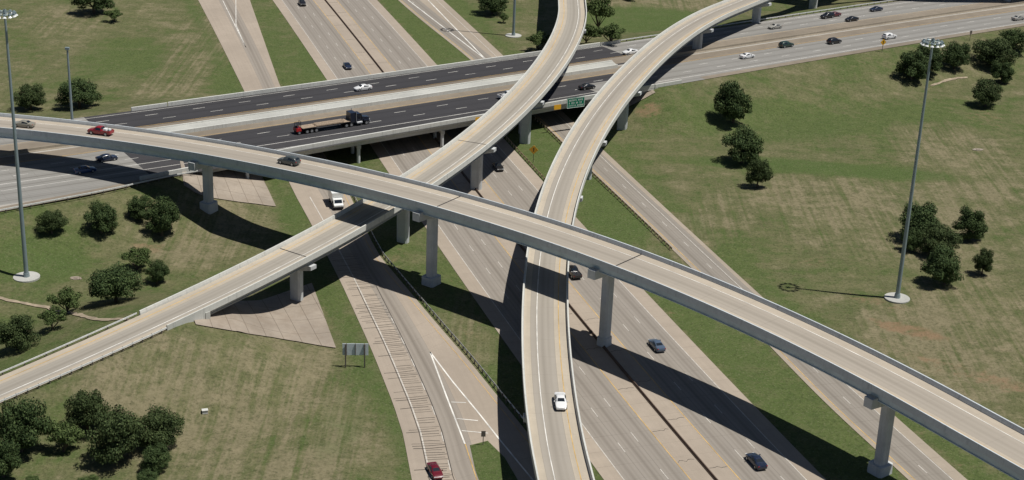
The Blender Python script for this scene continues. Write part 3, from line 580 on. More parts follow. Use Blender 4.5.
def build_flyover(name, label, L, W, mat, gd, gmat, ngird, piers, style, yellow, white, joints, s0=0, s1=None):
    s1 = arclen(L)[-1] if s1 is None else s1
    B = sub(L, s0, s1); org = B[len(B)//2].copy(); org[2] = 0
    root = empty(name, tuple(org), label=label, cat='bridge'); root['group'] = 'flyover ramps of the interchange'
    Bl = B-org; h = W/2
    MB().sweep(Bl, [(-h, -.28), (h, -.28), (h, -.02), (-h, -.02)]).build('deck', M['conc'], root)
    mb = MB(); ribbon(mb, offset(Bl, -h+.3), offset(Bl, h-.3), -h+.3, h-.3, 4, 0); dk = mb.build('road_surface', mat, root)
    for sg in (-1, 1):
        a, b = sg*(h-.38), sg*(h+.02)
        MB().sweep(Bl, [(a, -.01), (b+sg*.02, -.34), (b, .78), (b-sg*.26, .78), (a+sg*.04, .35)]).build('parapet', M['conc_blue'] if style == 'C' else M['conc_white'], root)
    for k in range(ngird):
        u = (k/(ngird-1)-.5)*(W-2.0)
        MB().sweep(Bl, [(u-.28, -.28-gd), (u+.28, -.28-gd), (u+.28, -.28-gd+.12), (u+.1, -.28-gd+.14), (u+.1, -.40), (u+.28, -.38), (u+.28, -.285), (u-.28, -.285), (u-.28, -.38), (u-.1, -.40), (u-.1, -.28-gd+.14), (u-.28, -.28-gd+.12)]).build('girder', gmat, root)
    mb = MB(); paint(mb, Bl, white, .14, .012); mb.build('white_line', M['white_paint'], root)
    mb = MB(); paint(mb, Bl, yellow, .14, .012); mb.build('yellow_line', M['yellow_paint'], root)
    for x, y in joints:
        mb = MB()
        q, d = at_s(B, near_s(B, x, y)); n_ = np.array([d[1], -d[0], 0]); d3 = np.array([d[0], d[1], 0]); q = q-org
        e = np.array([q-n_*(h-.4), q, q+n_*(h-.4)]); ribbon(mb, e-d3*.14, e+d3*.14, 0, 1, 1, .016); mb.build('expansion_joint', M['tar'], root)
    for p in piers:
        x, y = p[:2]; sn = near_s(B, x, y); q, d = at_s(B, sn); ang = math.atan2(-d[0], d[1])
        poly_pier(root, q[0], q[1], q[2]-.28-gd-.02, ang, W+(.4 if style != 'C' else 1.0), style, p[2] if len(p) > 2 else None)
    return root, B
LA = resample(ext([p for p in A_LINE], 90, 110), 4.0)
# flatten the run-out heights
LA[:, 2] = np.maximum(LA[:, 2], .9)
LB = resample(ext(B_LINE, 130, 120), 4.0); LB[:, 2] = np.maximum(LB[:, 2], 6.5)
LC = resample(ext(C_LINE, 120, 120), 4.0)
sA0 = near_s(LA, -55.5, 257.0)
rootA, BA = build_flyover('ramp_bridge', 'straighter ramp rising from the lower left grass bank, passing under the highest flyover', LA, 8.2, M['deckB'], 1.25, M['conc'], 4,
    [p for p in PIER_A]+[(15.0, 487)], 'A', -2.45, 1.75, [(-40.5, 277), (-10, 340)], sA0)
rootB, BB = build_flyover('ramp_bridge', 'curved flyover ramp sweeping down the bottom centre with the white sedan on it', LB, 8.2, M['deckA'], 1.25, M['conc'], 4,
    [(8, 222), (7, 287), (12.5, 317)]+PIER_B[1:]+[(71.5, 485), (100, 519)], 'B', 2.35, -1.45, [(8, 290)], 0)
rootC, BC = build_flyover('top_flyover', 'highest flyover crossing the whole picture on tall octagonal piers with grey girders', LC, 9.5, M['deckC'], 1.6, M['steel_girder'], 4,
    PIER_C+[(-125, 331), (101, 165)], 'C', 3.3, -2.4, [(19, 259), (-14, 284)], 0)
# abutment where the lower-left ramp leaves the bank
q, d = at_s(LA, sA0); n_ = np.array([d[1], -d[0]]); mb = MB(); zt = q[2]
mb.box((q[0]-d[0]*.55-rootA.location.x, q[1]-d[1]*.55-rootA.location.y, zt-1.7), (8.5, 1.0, 2.8), math.atan2(-d[0], d[1])); mb.build('abutment', M['conc'], rootA)
WG = sub(LA, sA0-9.0, sA0)-np.array(rootA.location)
for sg in (-1, 1):
    a, b_ = sg*3.72, sg*4.12
    MB().sweep(WG, [(a, -1.2), (b_, -1.6), (b_, .78), (b_-sg*.26, .78), (a+sg*.04, .35)]).build('wing_wall', M['conc_white'], rootA)
# road on the bank before the bridge
AP = sub(LA, 0, sA0-.02); ap = road('bank_road', AP, -3.9, 3.9, M['deckB'], .0, n=4, kind='structure')
mb = MB(); paint(mb, AP, 1.75, .17, .012); mb.build('white_line', M['white_paint'], ap, kind='structure')
mb = MB(); paint(mb, AP, -2.45, .17, .012); mb.build('yellow_line', M['yellow_paint'], ap, kind='structure')
# flyover that crosses the highway just beyond the top right corner
dl = np.array([[80, 548, 14.4], [99.5, 537, 14.5], [119, 526.5, 14.5], [162, 527.5, 14.4], [205, 534, 14.], [260, 550, 13.5]], float)
dl = resample(dl, 4)
rootD, BD = build_flyover('ramp_bridge', 'flyover beyond the top right corner shading the highway, only its piers and shadow showing', dl, 8.2, M['deckA'], 1.25, M['conc'], 3,
    [(118, 527), (162, 527.5)], 'B', 2.35, -1.45, [], 0)
# ---------------------------------------------------------------- barriers and rails
def guardrail(name, label, line, group, post_step=3.8, mat='galv', side=1):
    L = np.array(line, float); L = resample(L, 2.0)
    org = L[len(L)//2].copy(); root = empty(name, tuple(org), label=label, cat='guardrail'); root['group'] = group
    Ll = L-org; o = side*.16
    MB().sweep(Ll, [(o, .42), (o+.05*side, .50), (o, .57), (o+.05*side, .66), (o, .74), (o-.03, .74), (o+.02*side, .66), (o-.03, .57), (o+.02*side, .5), (o-.03, .42)]).build('rail', M[mat], root)
    s = arclen(L); n = min(99, int(s[-1]/post_step)); step = s[-1]/n
    pm = MB(); pm.box((0, 0, .26), (.15, .2, .92)); 
    first = None
    for k in range(n):
        q, d = at_s(L, step*(k+.5)); q = q-org; ang = math.atan2(d[1], d[0])
        if first is None: first = pm.build('post', M['rusty'] if mat == 'rusty' else M['galv_dark'], root); o_ = first
        else: o_ = first.copy(); C.objects.link(o_); o_.parent = root
        o_.location = q; o_.rotation_euler = (0, 0, ang)
    return root
GG = 'steel guardrails along the roads'
t3 = lambda pts, dz=0: np.array([(x, y, float(terrain(x, y))+dz) for x, y in pts])
gl = offset(sub(LA, sA0-100, sA0-9.3), -4.2); gl[:, 2] -= .05; guardrail('guardrail', 'guardrail on the far side of the bank road at the lower left', gl, GG)
gl = offset(sub(LA, sA0-100, sA0-9.3), 4.2); gl[:, 2] -= .05; guardrail('guardrail', 'guardrail with dark posts on the near side of the bank road at the lower left', gl, GG, 1.9)
xs = np.arange(-175, -81, 5.); L = np.column_stack([xs, lin(CROSS, xs), np.full(len(xs), 6.)]); gl = offset(L, lin(CROSS_NEAR, xs)+.5); guardrail('guardrail', 'guardrail along the near edge of the highway at the left border', gl, GG, 2.6)
xs = np.arange(36, 200, 5.); L = np.column_stack([xs, lin(CROSS, xs), np.full(len(xs), 6.)]); gl = offset(L, -np.abs(lin(CROSS_FAR, xs))-.5); guardrail('guardrail', 'guardrail along the far edge of the highway at the upper right', gl, GG, 3.0)
gl = np.array([p for p, y in zip(pR, ry) if 205 < y < 342]); gl = offset(gl, .55); guardrail('guardrail', 'pale guardrail between the collector ramp and the grass strip holding the tallest pier', gl, GG, 1.9)
gl = offset(base_l, ufl-.55)[(fy > 299) & (fy < 392)]; guardrail('guardrail', 'rusty guardrail along the left edge of the frontage road on the right', gl, GG, 2.0, 'rusty')
ys = np.arange(330, 377, 4.); gl = offset(np.column_stack([fwx(ys), ys, ys*0]), 17.3); guardrail('guardrail', 'short guardrail at the freeway shoulder below the yellow diamond sign', gl, GG, 2.0, 'rusty')
mbar = sub(FW, s_of(FW, 150), s_of(FW, 640)); org = mbar[len(mbar)//2].copy()
mb = MB().sweep(mbar-org, [(-.24, .0), (.24, .0), (.22, .1), (.12, .2), (.08, .45), (-.08, .45), (-.12, .25), (-.24, .1)]).build('median_barrier', M['dark_conc'], loc=tuple(org))
tag(mb, 'long dark stained barrier along the middle of the freeway', 'barrier')
for a, b, lb in ((-320, -90, 'low concrete barrier in the highway median at the left border'), (32, 400, 'low concrete barrier in the highway median at the upper right')):
    xs = np.arange(a, b+1, 5.); L = np.column_stack([xs, lin(CROSS, xs), np.full(len(xs), 6.05)]); org = L[len(L)//2].copy()
    tag(MB().sweep(L-org, [(-.35, 0), (.35, 0), (.3, .1), (.14, .3), (.1, .85), (-.1, .85), (-.14, .3), (-.3, .1)])  .build('median_barrier', M['tan_conc'], loc=tuple(org)), lb, 'barrier')
# ---------------------------------------------------------------- high masts
def make_mast(x, y, label):
    z = float(terrain(x, y)); root = empty('high_mast_light', (x, y, z), label=label, cat='light mast', group='high mast lights on the grass')
    pd = MB(); n = 28; pd.prism([(2.5*math.cos(t*2*math.pi/n), 2.5*math.sin(t*2*math.pi/n)) for t in range(n)], -.6, .22); pd.build('base_pad', M['conc'], root)
    fb = MB(); fb.tube((0, 0, .22), (0, 0, 1.0), .62, .55, 12); fb.build('base_flange', M['mast'], root)
    pm = MB(); pm.tube((0, 0, 1.0), (0, 0, 52.6), .44, .2, 14); pm.build('pole', M['mast'], root, smooth=True)
    rg = MB(); H = 51.9
    n = 36; r = 1.6
    for k in range(n):
        a, b = 2*math.pi*k/n, 2*math.pi*(k+1)/n; rg.tube((r*math.cos(a), r*math.sin(a), H), (r*math.cos(b), r*math.sin(b), H), .09, n=6)
    for k in range(6):
        a = 2*math.pi*k/6; rg.tube((.2*math.cos(a), .2*math.sin(a), H+.15), (r*math.cos(a), r*math.sin(a), H), .05, n=6)
    rg.tube((0, 0, H-.3), (0, 0, H+.7), .36, .3, 12); rg.build('lamp_ring', M['mast'], root)
    l0 = None
    for k in range(12):
        a = 2*math.pi*(k+.5)/12
        if l0 is None:
            lm = MB(); lm.box((0, 0, .05), (.5, .42, .4), 0, .8); lm.mi = 1; lm.tube((.12, 0, -.48), (.02, 0, -.12), .40, .2, 10); l0 = lm.build('luminaire', None, root, mats=[M['mast'], M['lamp']]); q = l0
        else: q = l0.copy(); C.objects.link(q); q.parent = root
        q.location = (1.8*math.cos(a), 1.8*math.sin(a), H-.05); q.rotation_euler = (0, 0, a)
    return root
make_mast(76.2, 288.9, 'tall light mast on the right field with a ring of lamps above the trees')
make_mast(-93.0, 281.3, 'tall light mast at the left edge rising past the highest flyover')
make_mast(-2.1, 479.4, 'light mast at top centre between the freeway and the shrubs, its head out of view')
pz = float(terrain(-104, 355)); pr_ = empty('light_pole', (-103.4, 354.2, pz), label='slender grey pole standing beside the round dark tree at the upper left', cat='light pole')
mb = MB(); mb.tube((0, 0, 0), (0, 0, 19.6), .34, .22, 10); mb.build('pole', M['mast'], pr_, smooth=True)
mb = MB(); mb.box((0, 0, 19.8), (.95, .7, .5)); mb.build('luminaire', M['mast'], pr_)
# ---------------------------------------------------------------- signs
M['sign_back'] = simple('bare sign aluminium', (.60, .66, .69), .5, 0, .08, 1)
M['sign_green'] = simple('green sign sheeting', (.0, .17, .10), .45, 0, .05, 1)
M['sign_yellow'] = simple('yellow sign sheeting', (.80, .42, .03), .45, 0, .05, 1)
M['black'] = simple('black paint', (.015, .015, .015), .5, 0, 0)
M['letter'] = simple('white letters', (.82, .84, .82), .5, 0, 0)
# big sign seen from behind
z = float(terrain(-26.4, 250.0))-.5; sb = empty('guide_sign', (-26.4, 250.0, z), R(4), label='large guide sign seen from its bare grey back beside the collector ramp', cat='sign')
mb = MB(); mb.box((0, .1, 3.9), (4.5, .1, 2.2)); mb.build('panel', M['sign_back'], sb)
for x in (-1.55, 0, 1.55):
    mb = MB(); mb.box((x, -.04, 3.9), (.12, .12, 2.3)); mb.build('stiffener', M['galv_dark'], sb)
for x in (-1.7, 1.6):
    mb = MB(); mb.box((x, -.14, 2.3), (.22, .2, 5.4)); mb.build('post', M['galv_dark'], sb)
# green sign on the overpass parapet
gp, gq = (11.9, 385.8), (17.2, 388.8); ga = math.atan2(gq[1]-gp[1], gq[0]-gp[0])
gs = empty('exit_sign', ((gp[0]+gq[0])/2+.1, (gp[1]+gq[1])/2-.4, 6.1), ga, label='green guide sign with white lettering hung on the overpass parapet between two flyovers', cat='sign')
mb = MB(); mb.box((0, 0, 1.6), (5.2, .1, 2.7)); mb.build('panel', M['sign_green'], gs)
mb = MB()
for a, b in (((-2.5, .36), (2.5, .36)), ((-2.5, 2.84), (2.5, 2.84)), ((-2.5, .36), (-2.5, 2.84)), ((2.5, .36), (2.5, 2.84))):
    mb.box(((a[0]+b[0])/2, -.06, (a[1]+b[1])/2), (abs(a[0]-b[0])+.1, .02, abs(a[1]-b[1])+.1))
mb.build('border', M['letter'], gs)
mb = MB()
rr = random.Random(9)
for zc, n in ((2.25, 8), (1.55, 9), (.85, 7)):                  # two rows of unreadable legend: blocks of strokes
    x = -2.0
    while x < 2.0:
        w_ = rr.uniform(.18, .3); 
        if rr.random() < .85:
            mb.box((x+w_/2, -.06, zc+.18), (w_*.8, .02, .07)); mb.box((x+.05, -.06, zc), (.07, .02, .42))
            if rr.random() < .6: mb.box((x+w_*.75, -.06, zc), (.07, .02, .42))
        x += w_+.12
mb.build('lettering', M['letter'], gs)
mb = MB()
for x in (-1.7, 0, 1.7): mb.box((x, .25, 1.2), (.12, .42, 1.6))
mb.build('bracket', M['galv_dark'], gs)
def panel_sign(x, y, z, ang, w_, h_, label, diamond=False, posts=True, mat='sign_yellow', mark=True, hgt=2.1, back=False):
    r = empty('warning_sign', (x, y, z), ang, label=label, cat='sign'); mb = MB()
    if diamond:
        s = w_/math.sqrt(2); pts = [(0, -s), (s, 0), (0, s), (-s, 0)]; 
        mb.add([(a, 0, hgt+s+b) for a, b in pts]+[(a, .06, hgt+s+b) for a, b in pts], [(0, 1, 2, 3), (7, 6, 5, 4)]+[(i, (i+1) % 4, 4+(i+1) % 4, 4+i) for i in range(4)])
        cz = hgt+s
    else: mb.box((0, .03, hgt+h_/2), (w_, .06, h_)); cz = hgt+h_/2
    mb.build('panel', M[mat], r)
    if mark:
        mk = MB(); mk.box((0, -.02, cz-.1*w_), (w_*.10, .02, w_*.42)); mk.add([(-.16*w_, -.02, cz+.1*w_), (.16*w_, -.02, cz+.1*w_), (0, -.02, cz+.34*w_)], [(0, 1, 2)]); mk.build('arrow', M['black'], r)
    if posts:
        pm = MB(); pm.box((0, .12, (cz)/2-.1), (.12, .1, cz+.2)); pm.build('post', M['galv_dark'], r)
    return r
panel_sign(4.3, 362.0, float(terrain(4.3, 362.0)), R(-8), 1.6, 1.6, 'yellow diamond warning sign on the grass between the freeway and the frontage road', True)
panel_sign(105.8, 455.3, float(terrain(105.8, 455.3)), R(20), 1.4, 1.4, 'small yellow diamond sign at the highway edge in front of the right trees', True)
panel_sign(10.1, 384.9, 5.8, ga, 2.0, 1.25, 'yellow panel on the overpass parapet at the left of the green sign', False, False, mark=False, hgt=.5)
panel_sign(-9.2, 372.6, 5.8, ga, 2.0, 1.2, 'yellow panel on the overpass parapet touching the left flyover ramp', False, False, mark=False, hgt=.4)
panel_sign(136.3, 474.5, float(terrain(136.3, 474.5)), R(25), .8, 1.0, 'small dark roadside marker near the right border trees', False, True, 'galv_dark', False)
panel_sign(-3.3, 224.0, .02, R(5), .7, 1.0, 'small dark sign on a thin post at the tip of the grass wedge', False, True, 'galv_dark', False, hgt=1.6)
M['path'] = simple('pale trodden earth', (.30, .245, .175), .95, 0, .3, .8)
def trodden(name, pts, w0):
    L = resample(np.array([[*p, 0] for p in pts], float), 1.2); rr = random.Random(len(pts)); mb = MB()
    wl, wr_ = np.array([rr.uniform(.35, 1)*w0 for _ in L]), np.array([rr.uniform(.35, 1)*w0 for _ in L]); wl[0] = wr_[0] = wl[-1] = wr_[-1] = .05
    a, c = offset(L, -wl), offset(L, wr_)
    for q in (a, c): q[:, 2] = terrain(q[:, 0], q[:, 1])+.14
    ribbon(mb, a, c, 0, 1, 1); mb.build(name, M['path'], kind='structure')
trodden('dirt_path', PATH_A, .75); trodden('dirt_path', PATH_B, .6)
# small concrete pads in the grass
def pad(x, y, sx, sy, label, name='inlet_pad', rz=0.):
    z = float(terrain(x, y)); mb = MB(); n = 10; rr = random.Random(int(x*10))
    pl = [(sx/2*math.cos(t*2*math.pi/n)*rr.uniform(.8, 1.15), sy/2*math.sin(t*2*math.pi/n)*rr.uniform(.8, 1.15)) for t in range(n)]
    mb.prism(pl, -.3, .14, [(a*.94, b*.94) for a, b in pl]); mb.box((0, 0, .2), (sx*.3, sy*.3, .14)); o = mb.build(name, M['paving'], loc=(x, y, z)); o.rotation_euler = (0, 0, rz); tag(o, label, 'drain pad')
pad(-83.9, 282.6, 2.4, 1.6, 'small pale drain pad in the grass right of the left mast')
pad(116.6, 384.7, 3.2, 1.6, 'small pale drain inlet in the right field', rz=.2)
mb = MB(); mb.box((0, 0, .25), (.9, .7, .6), .3, .92); mb.box((0, 0, .56), (1.0, .8, .07), .3); tag(mb.build('utility_box', M['conc_white'], loc=(-48.7, 229.7, float(terrain(-48.7, 229.7)))), 'small white utility box in the dry grass at the lower left', 'utility box')
# ---------------------------------------------------------------- vehicles
M['glass'] = simple('tinted car glass', (.015, .02, .026), .08, 0, 0, spec=.8)
M['tyre'] = simple('tyre rubber', (.02, .02, .02), .85, 0, 0)
M['rim'] = simple('wheel alloy', (.45, .46, .47), .35, .6, 0)
M['head'] = simple('headlamp lens', (.7, .72, .72), .15, 0, 0); M['tail'] = simple('tail lamp lens', (.35, .01, .01), .2, 0, 0)
M['trim'] = simple('black plastic trim', (.02, .02, .022), .6, 0, 0)
PAINT = {}
def paintmat(c):
    if c not in PAINT:
        g = NG('car paint'); g.rough(.32, .5); g.col(c); g.b.inputs['Coat Weight'].default_value = .6; g.b.inputs['Coat Roughness'].default_value = .08; PAINT[c] = g.mat
    return PAINT[c]
# stations along the car (x, half width, bottom, shoulder height, top height, top half width)
SHAPES = {
 'sedan': dict(L=4.75, st=[(-2.37, .72, .42, .78, .82, .60), (-2.25, .84, .26, .92, .98, .70), (-1.75, .90, .22, .96, 1.04, .74), (-1.45, .91, .22, .97, 1.08, .72), (-.75, .92, .2, .97, 1.42, .56), (-.1, .92, .2, .96, 1.46, .57), (.35, .92, .2, .95, 1.42, .56), (1.05, .91, .2, .93, 1.02, .70), (1.5, .90, .22, .88, .95, .70), (2.1, .84, .24, .76, .82, .64), (2.37, .70, .36, .60, .64, .52)], ws=(6, 7), rw=(3, 4), side=(3.3, 6.8), wb=(-1.42, 1.45), wr=.33),
 'suv': dict(L=4.85, st=[(-2.42, .80, .45, .95, 1.05, .66), (-2.34, .90, .32, 1.06, 1.20, .72), (-1.95, .94, .28, 1.08, 1.62, .64), (-1.5, .95, .28, 1.08, 1.74, .64), (-.4, .95, .26, 1.07, 1.78, .65), (.3, .95, .26, 1.06, 1.74, .64), (.95, .95, .26, 1.05, 1.18, .76), (1.5, .94, .28, 1.02, 1.10, .76), (2.15, .90, .30, .92, .98, .70), (2.42, .80, .42, .70, .76, .60)], ws=(5, 6), rw=(1, 2), side=(1.6, 5.8), wb=(-1.45, 1.5), wr=.38),
 'pickup': dict(L=5.7, st=[(-2.85, .90, .50, .98, 1.0, .84), (-2.75, .95, .42, 1.02, 1.04, .88), (-.75, .96, .36, 1.04, 1.06, .88), (-.68, .96, .36, 1.05, 1.2, .76), (-.5, .96, .34, 1.05, 1.78, .66), (.3, .96, .34, 1.05, 1.84, .67), (.75, .96, .34, 1.05, 1.78, .66), (1.4, .96, .34, 1.05, 1.22, .78), (2.1, .95, .36, 1.02, 1.12, .78), (2.7, .92, .38, .94, 1.0, .74), (2.85, .84, .46, .76, .8, .66)], ws=(6, 7), rw=(3, 4), side=(3.9, 6.8), wb=(-1.75, 1.8), wr=.42, bed=(-2.68, -.85)),
}
def ring(st):
    x, w_, zb, zs, zt, wt = st; zm = zb+(zs-zb)*.55
    h = [(-w_*.93, zb), (-w_, zm), (-w_*.965, zs), (-wt-(w_*.965-wt)*.08, zt-(zt-zs)*.10), (-wt*.86, zt), (0, zt+.02)]
    return [(x, a, b) for a, b in h]+[(x, -a, b) for a, b in h[-2::-1]]
def interp_st(st, t):
    i = min(int(t), len(st)-2); f = t-i; return tuple(a*(1-f)+b*f for a, b in zip(st[i], st[i+1]))
def wheel(root, x, y, r, wd=.24, name='wheel'):
    mb = MB(); mb.tube((x, y-wd/2, r), (x, y+wd/2, r), r, n=16); q = mb.build(name, M['tyre'], root, smooth=True)
    mb = MB(); s = 1 if y > 0 else -1; mb.tube((x, y+s*wd*.3, r), (x, y+s*(wd/2+.012), r), r*.62, n=12); mb.build('rim', M['rim'], q); return q
def surf(root, name, mat, pts, th=.02, n=None):
    """thin pane: polygon pushed outward by th"""
    P_ = [Vector(p) for p in pts]; nn = (P_[1]-P_[0]).cross(P_[2]-P_[0]).normalized()
    if n and nn.dot(Vector(n)) < 0: nn = -nn
    a = [p-nn*.03 for p in P_]; b = [p+nn*th for p in P_]; k = len(P_)
    mb = MB(); mb.add(a+b, [tuple(range(k)), tuple(range(2*k-1, k-1, -1))]+[(i, (i+1) % k, k+(i+1) % k, k+i) for i in range(k)]); return mb.build(name, mat, root)
def make_car(kind, x, y, z, d, colour, label, pitch=0., cat=None, scale=1.0):
    S = SHAPES[kind]; st = S['st']; ang = math.atan2(d[1], d[0])
    nm = {'sedan': 'sedan', 'suv': 'sport_utility_vehicle', 'pickup': 'pickup_truck'}[kind]
    root = empty(nm, (x, y, z), ang, label=label, cat=cat or {'sedan': 'car', 'suv': 'car', 'pickup': 'pickup truck'}[kind], group='vehicles driving on the interchange')
    root.rotation_euler = (0, -pitch, ang); root.scale = (scale,)*3; pm = paintmat(colour)
    mb = MB(); n = 11; vs = []
    for s in st: vs += ring(s)
    fs = [(k*n+i, k*n+i+1, (k+1)*n+i+1, (k+1)*n+i) for k in range(len(st)-1) for i in range(n-1)]
    fs += [(k*n+n-1, k*n, (k+1)*n, (k+1)*n+n-1) for k in range(len(st)-1)]
    fs += [tuple(range(n)), tuple(range((len(st)-1)*n, len(st)*n))[::-1]]
    mb.add(vs, fs); mb.build('body', pm, root, smooth=True)
    for nmz, (a, b) in (('windscreen', S['ws']), ('rear_window', S['rw'])):
        p, q = ring(interp_st(st, a+.12)), ring(interp_st(st, a+.88)); hi, lo = (p, q)
        surf(root, nmz, M['glass'], [p[4], p[6], q[6], q[4]], .025, (0, 0, 1))
    a, b = S['side']
    for sg in (0, 1):
        pts = []; ts = [a, (a+b)/2, b]
        for t in ts:
            rg_ = ring(interp_st(st, t)); lo, hi = (rg_[2], rg_[3]) if sg == 0 else (rg_[8], rg_[7]); pts.append((lo, hi))
        c0 = [tuple(l*.86+h*.14 for l, h in zip(*pp)) for pp in pts]; c1 = [tuple(l*.1+h*.9 for l, h in zip(*pp)) for pp in pts]
        mb = MB(); o_ = .02*(-1 if sg == 0 else 1); vs = [(p[0], p[1]+o_, p[2]) for p in c0+c1]+[(p[0], p[1]-o_, p[2]) for p in c0+c1]
        mb.add(vs, [(0, 1, 4, 3), (1, 2, 5, 4), (6, 9, 10, 7), (7, 10, 11, 8), (0, 3, 9, 6), (2, 8, 11, 5), (3, 4, 10, 9), (4, 5, 11, 10), (0, 6, 7, 1), (1, 7, 8, 2)]); mb.build('side_window', M['glass'], root)
    for xx in S['wb']:
        for sg in (-1, 1): wheel(root, xx, sg*(st[4][1]-.10), S['wr'])
    f, r_ = st[-2], st[1]
    for sg in (-1, 1):
        mb = MB(); mb.box((f[0]+.10, sg*f[1]*.72, f[3]*.86), (.25, .34, .15)); mb.build('headlight', M['head'], root)
        mb = MB(); mb.box((r_[0]-.03, sg*r_[1]*.80, r_[3]*.9), (.14, .26, .18)); mb.build('taillight', M['tail'], root)
    mb = MB(); mb.box((f[0]+.2, 0, f[2]+.18), (.12, 1.2, .18)); mb.build('grille', M['trim'], root)
    for sg in (-1, 1):
        t = interp_st(st, S['ws'][1]-.25); mb = MB(); mb.box((t[0], sg*(t[1]+.1), t[3]+.08), (.14, .22, .15)); mb.build('mirror', pm, root)
    if 'bed' in S:
        a, b = S['bed']; mb = MB(); mb.box(((a+b)/2, 0, 1.055), (b-a, 1.52, .02)); mb.build('bed_liner', M['trim'], root)
        for sg in (-1, 1):
            mb = MB(); mb.box(((a+b)/2, sg*.83, 1.10), (b-a+.1, .12, .12)); mb.build('bed_rail', pm, root)
        mb = MB(); mb.box((a-.04, 0, 1.1), (.1, 1.6, .12)); mb.build('tailgate', pm, root)
    return root
def dirline(line, x, y, rev=False):
    q, d = at_s(line, near_s(line, x, y)); d = -d if rev else d
    q2, _ = at_s(line, near_s(line, x, y)+1); pitch = math.atan(q2[2]-q[2])*(-1 if rev else 1); return d, q[2], pitch
WHITE, SILVER, BLACK, NAVY, RED, GREY, GREEN, BLUE, TAN = (.72, .72, .71), (.32, .31, .28), (.010, .010, .012), (.012, .02, .045), (.26, .012, .02), (.06, .07, .07), (.02, .045, .035), (.07, .10, .15), (.25, .235, .19)
RAMPC = np.column_stack([np.interp(ry, ry, (pL[:, 0]+pR[:, 0])/2), ry, ry*0])
CARLIST = [  # line, reversed?, kind, colour, label
 (FW, 1, 'sedan', NAVY, 'dark sedan on the freeway beyond the overpass, lower of the two there'),
 (FW, 1, 'suv', BLACK, 'black car at the top edge on the far freeway lanes'),
 (CL, 1, 'sedan', WHITE, 'white sedan on the dark asphalt above the flatbed truck'),
 (CL, 1, 'sedan', WHITE, 'white sedan on the far highway lanes just left of the curved flyover'),
 (CL, 0, 'sedan', BLACK, 'black sedan on the dark asphalt between the two curved flyovers'),
 (CL, 0, 'pickup', WHITE, 'white pickup half hidden behind the left flyover ramp'),
 (CL, 0, 'sedan', WHITE, 'white sedan on the near highway lanes right of the curved flyover'),
 (CL, 1, 'sedan', SILVER, 'silver sedan on the far highway lanes under the upper right flyover'),
 (CL, 0, 'suv', GREEN, 'dark green utility vehicle on the near highway lanes'),
 (CL, 0, 'suv', BLACK, 'black utility vehicle on the near highway lanes behind the white one'),
 (CL, 1, 'suv', BLACK, 'black utility vehicle at the outer edge of the far highway lanes'),
 (CL, 1, 'sedan', (.10, .02, .025), 'dark red car driving right beside the black utility vehicle'),
 (CL, 1, 'sedan', BLACK, 'black sedan on the inner far highway lane'),
 (CL, 1, 'sedan', NAVY, 'dark sedan nearest the top right on the far highway lanes'),
 (CL, 0, 'suv', WHITE, 'white utility vehicle on the near highway lanes above the yellow diamond sign'),
 (CL, 0, 'sedan', SILVER, 'silver sedan at the right border of the highway'),
 (LC, 1, 'sedan', TAN, 'tan sedan at the left end of the highest flyover'),
 (LC, 1, 'pickup', RED, 'red pickup with white cargo on the highest flyover'),
 (LC, 1, 'suv', GREY, 'dark grey utility vehicle on the highest flyover above the white box truck'),
 (CL, 0, 'sedan', NAVY, 'dark blue sedan in the sun below the red pickup'),
 (CL, 0, 'sedan', (.02, .05, .13), 'blue sedan inside the flyover shadow on the highway'),
 None,
 (FW, 1, 'sedan', BLACK, 'black sedan in the shade beside the left ramp pier'),
 (FW, 0, 'pickup', BLACK, 'black pickup emerging from under the highest flyover next to the curved ramp'),
 (FW, 0, 'sedan', BLUE, 'grey blue sedan on the freeway right of the tall pier'),
 (FW, 0, 'sedan', NAVY, 'dark sedan at the bottom of the freeway below the big shadow'),
 (LB, 1, 'sedan', WHITE, 'white sedan driving down the curved flyover at the bottom centre'),
 (RAMPC, 1, 'sedan', (.12, .006, .014), 'dark red sedan at the bottom of the collector ramp by the rumble marks'),
 None]
for (x, y), cdef in zip(CARPOS, CARLIST):
    if cdef is None: continue
    line, rev, kind, colour, label = cdef; d, z, pitch = dirline(line, x, y, bool(rev))
    rt = make_car(kind, x, y, z+(.05 if line is CL else .03), d, colour, label, pitch if line is not RAMPC else 0, scale=.92 if line is RAMPC else 1.0)
    if label.startswith('red pickup'):
        mb = MB(); mb.box((-1.35, .1, 1.28), (.75, 1.1, .4), .05, .9); mb.box((-2.15, -.2, 1.22), (.45, .7, .3), -.1, .9)
        lo = mb.build('cargo_bundle', M['lamp']); lo.location = rt.location; lo.rotation_euler = rt.rotation_euler; tag(lo, 'white wrapped cargo in the bed of the red pickup', 'cargo')
# white box truck
def wheels(root, xs, w_, r, dual=False):
    for x in xs:
        for sg in (-1, 1): wheel(root, x, sg*w_, r, .5 if dual else .28)
(x, y) = CARPOS[21]; d, z, _ = dirline(RAMPC, x, y, True)
bt = empty('box_truck', (x, y, .02), math.atan2(d[1], d[0]), label='white box truck coming out from under the highest flyover', cat='truck')
mb = MB(); mb.box((-1.0, 0, 2.15), (4.9, 2.35, 2.3)); mb.build('cargo_box', M['lamp'], bt)
mb = MB(); mb.box((-.4, 0, .78), (6.2, 1.7, .4)); mb.build('chassis', M['trim'], bt)
prof = [(1.55, .6), (3.35, .6), (3.4, 1.15), (2.75, 1.35), (2.2, 2.15), (1.55, 2.2)]
mb = MB(); vs = [(a, -1.02, b) for a, b in prof]+[(a, 1.02, b) for a, b in prof]; mb.add(vs, [tuple(range(6)), tuple(range(11, 5, -1))]+[(i, (i+1) % 6, 6+(i+1) % 6, 6+i) for i in range(6)]); mb.build('cab', M['lamp'], bt)
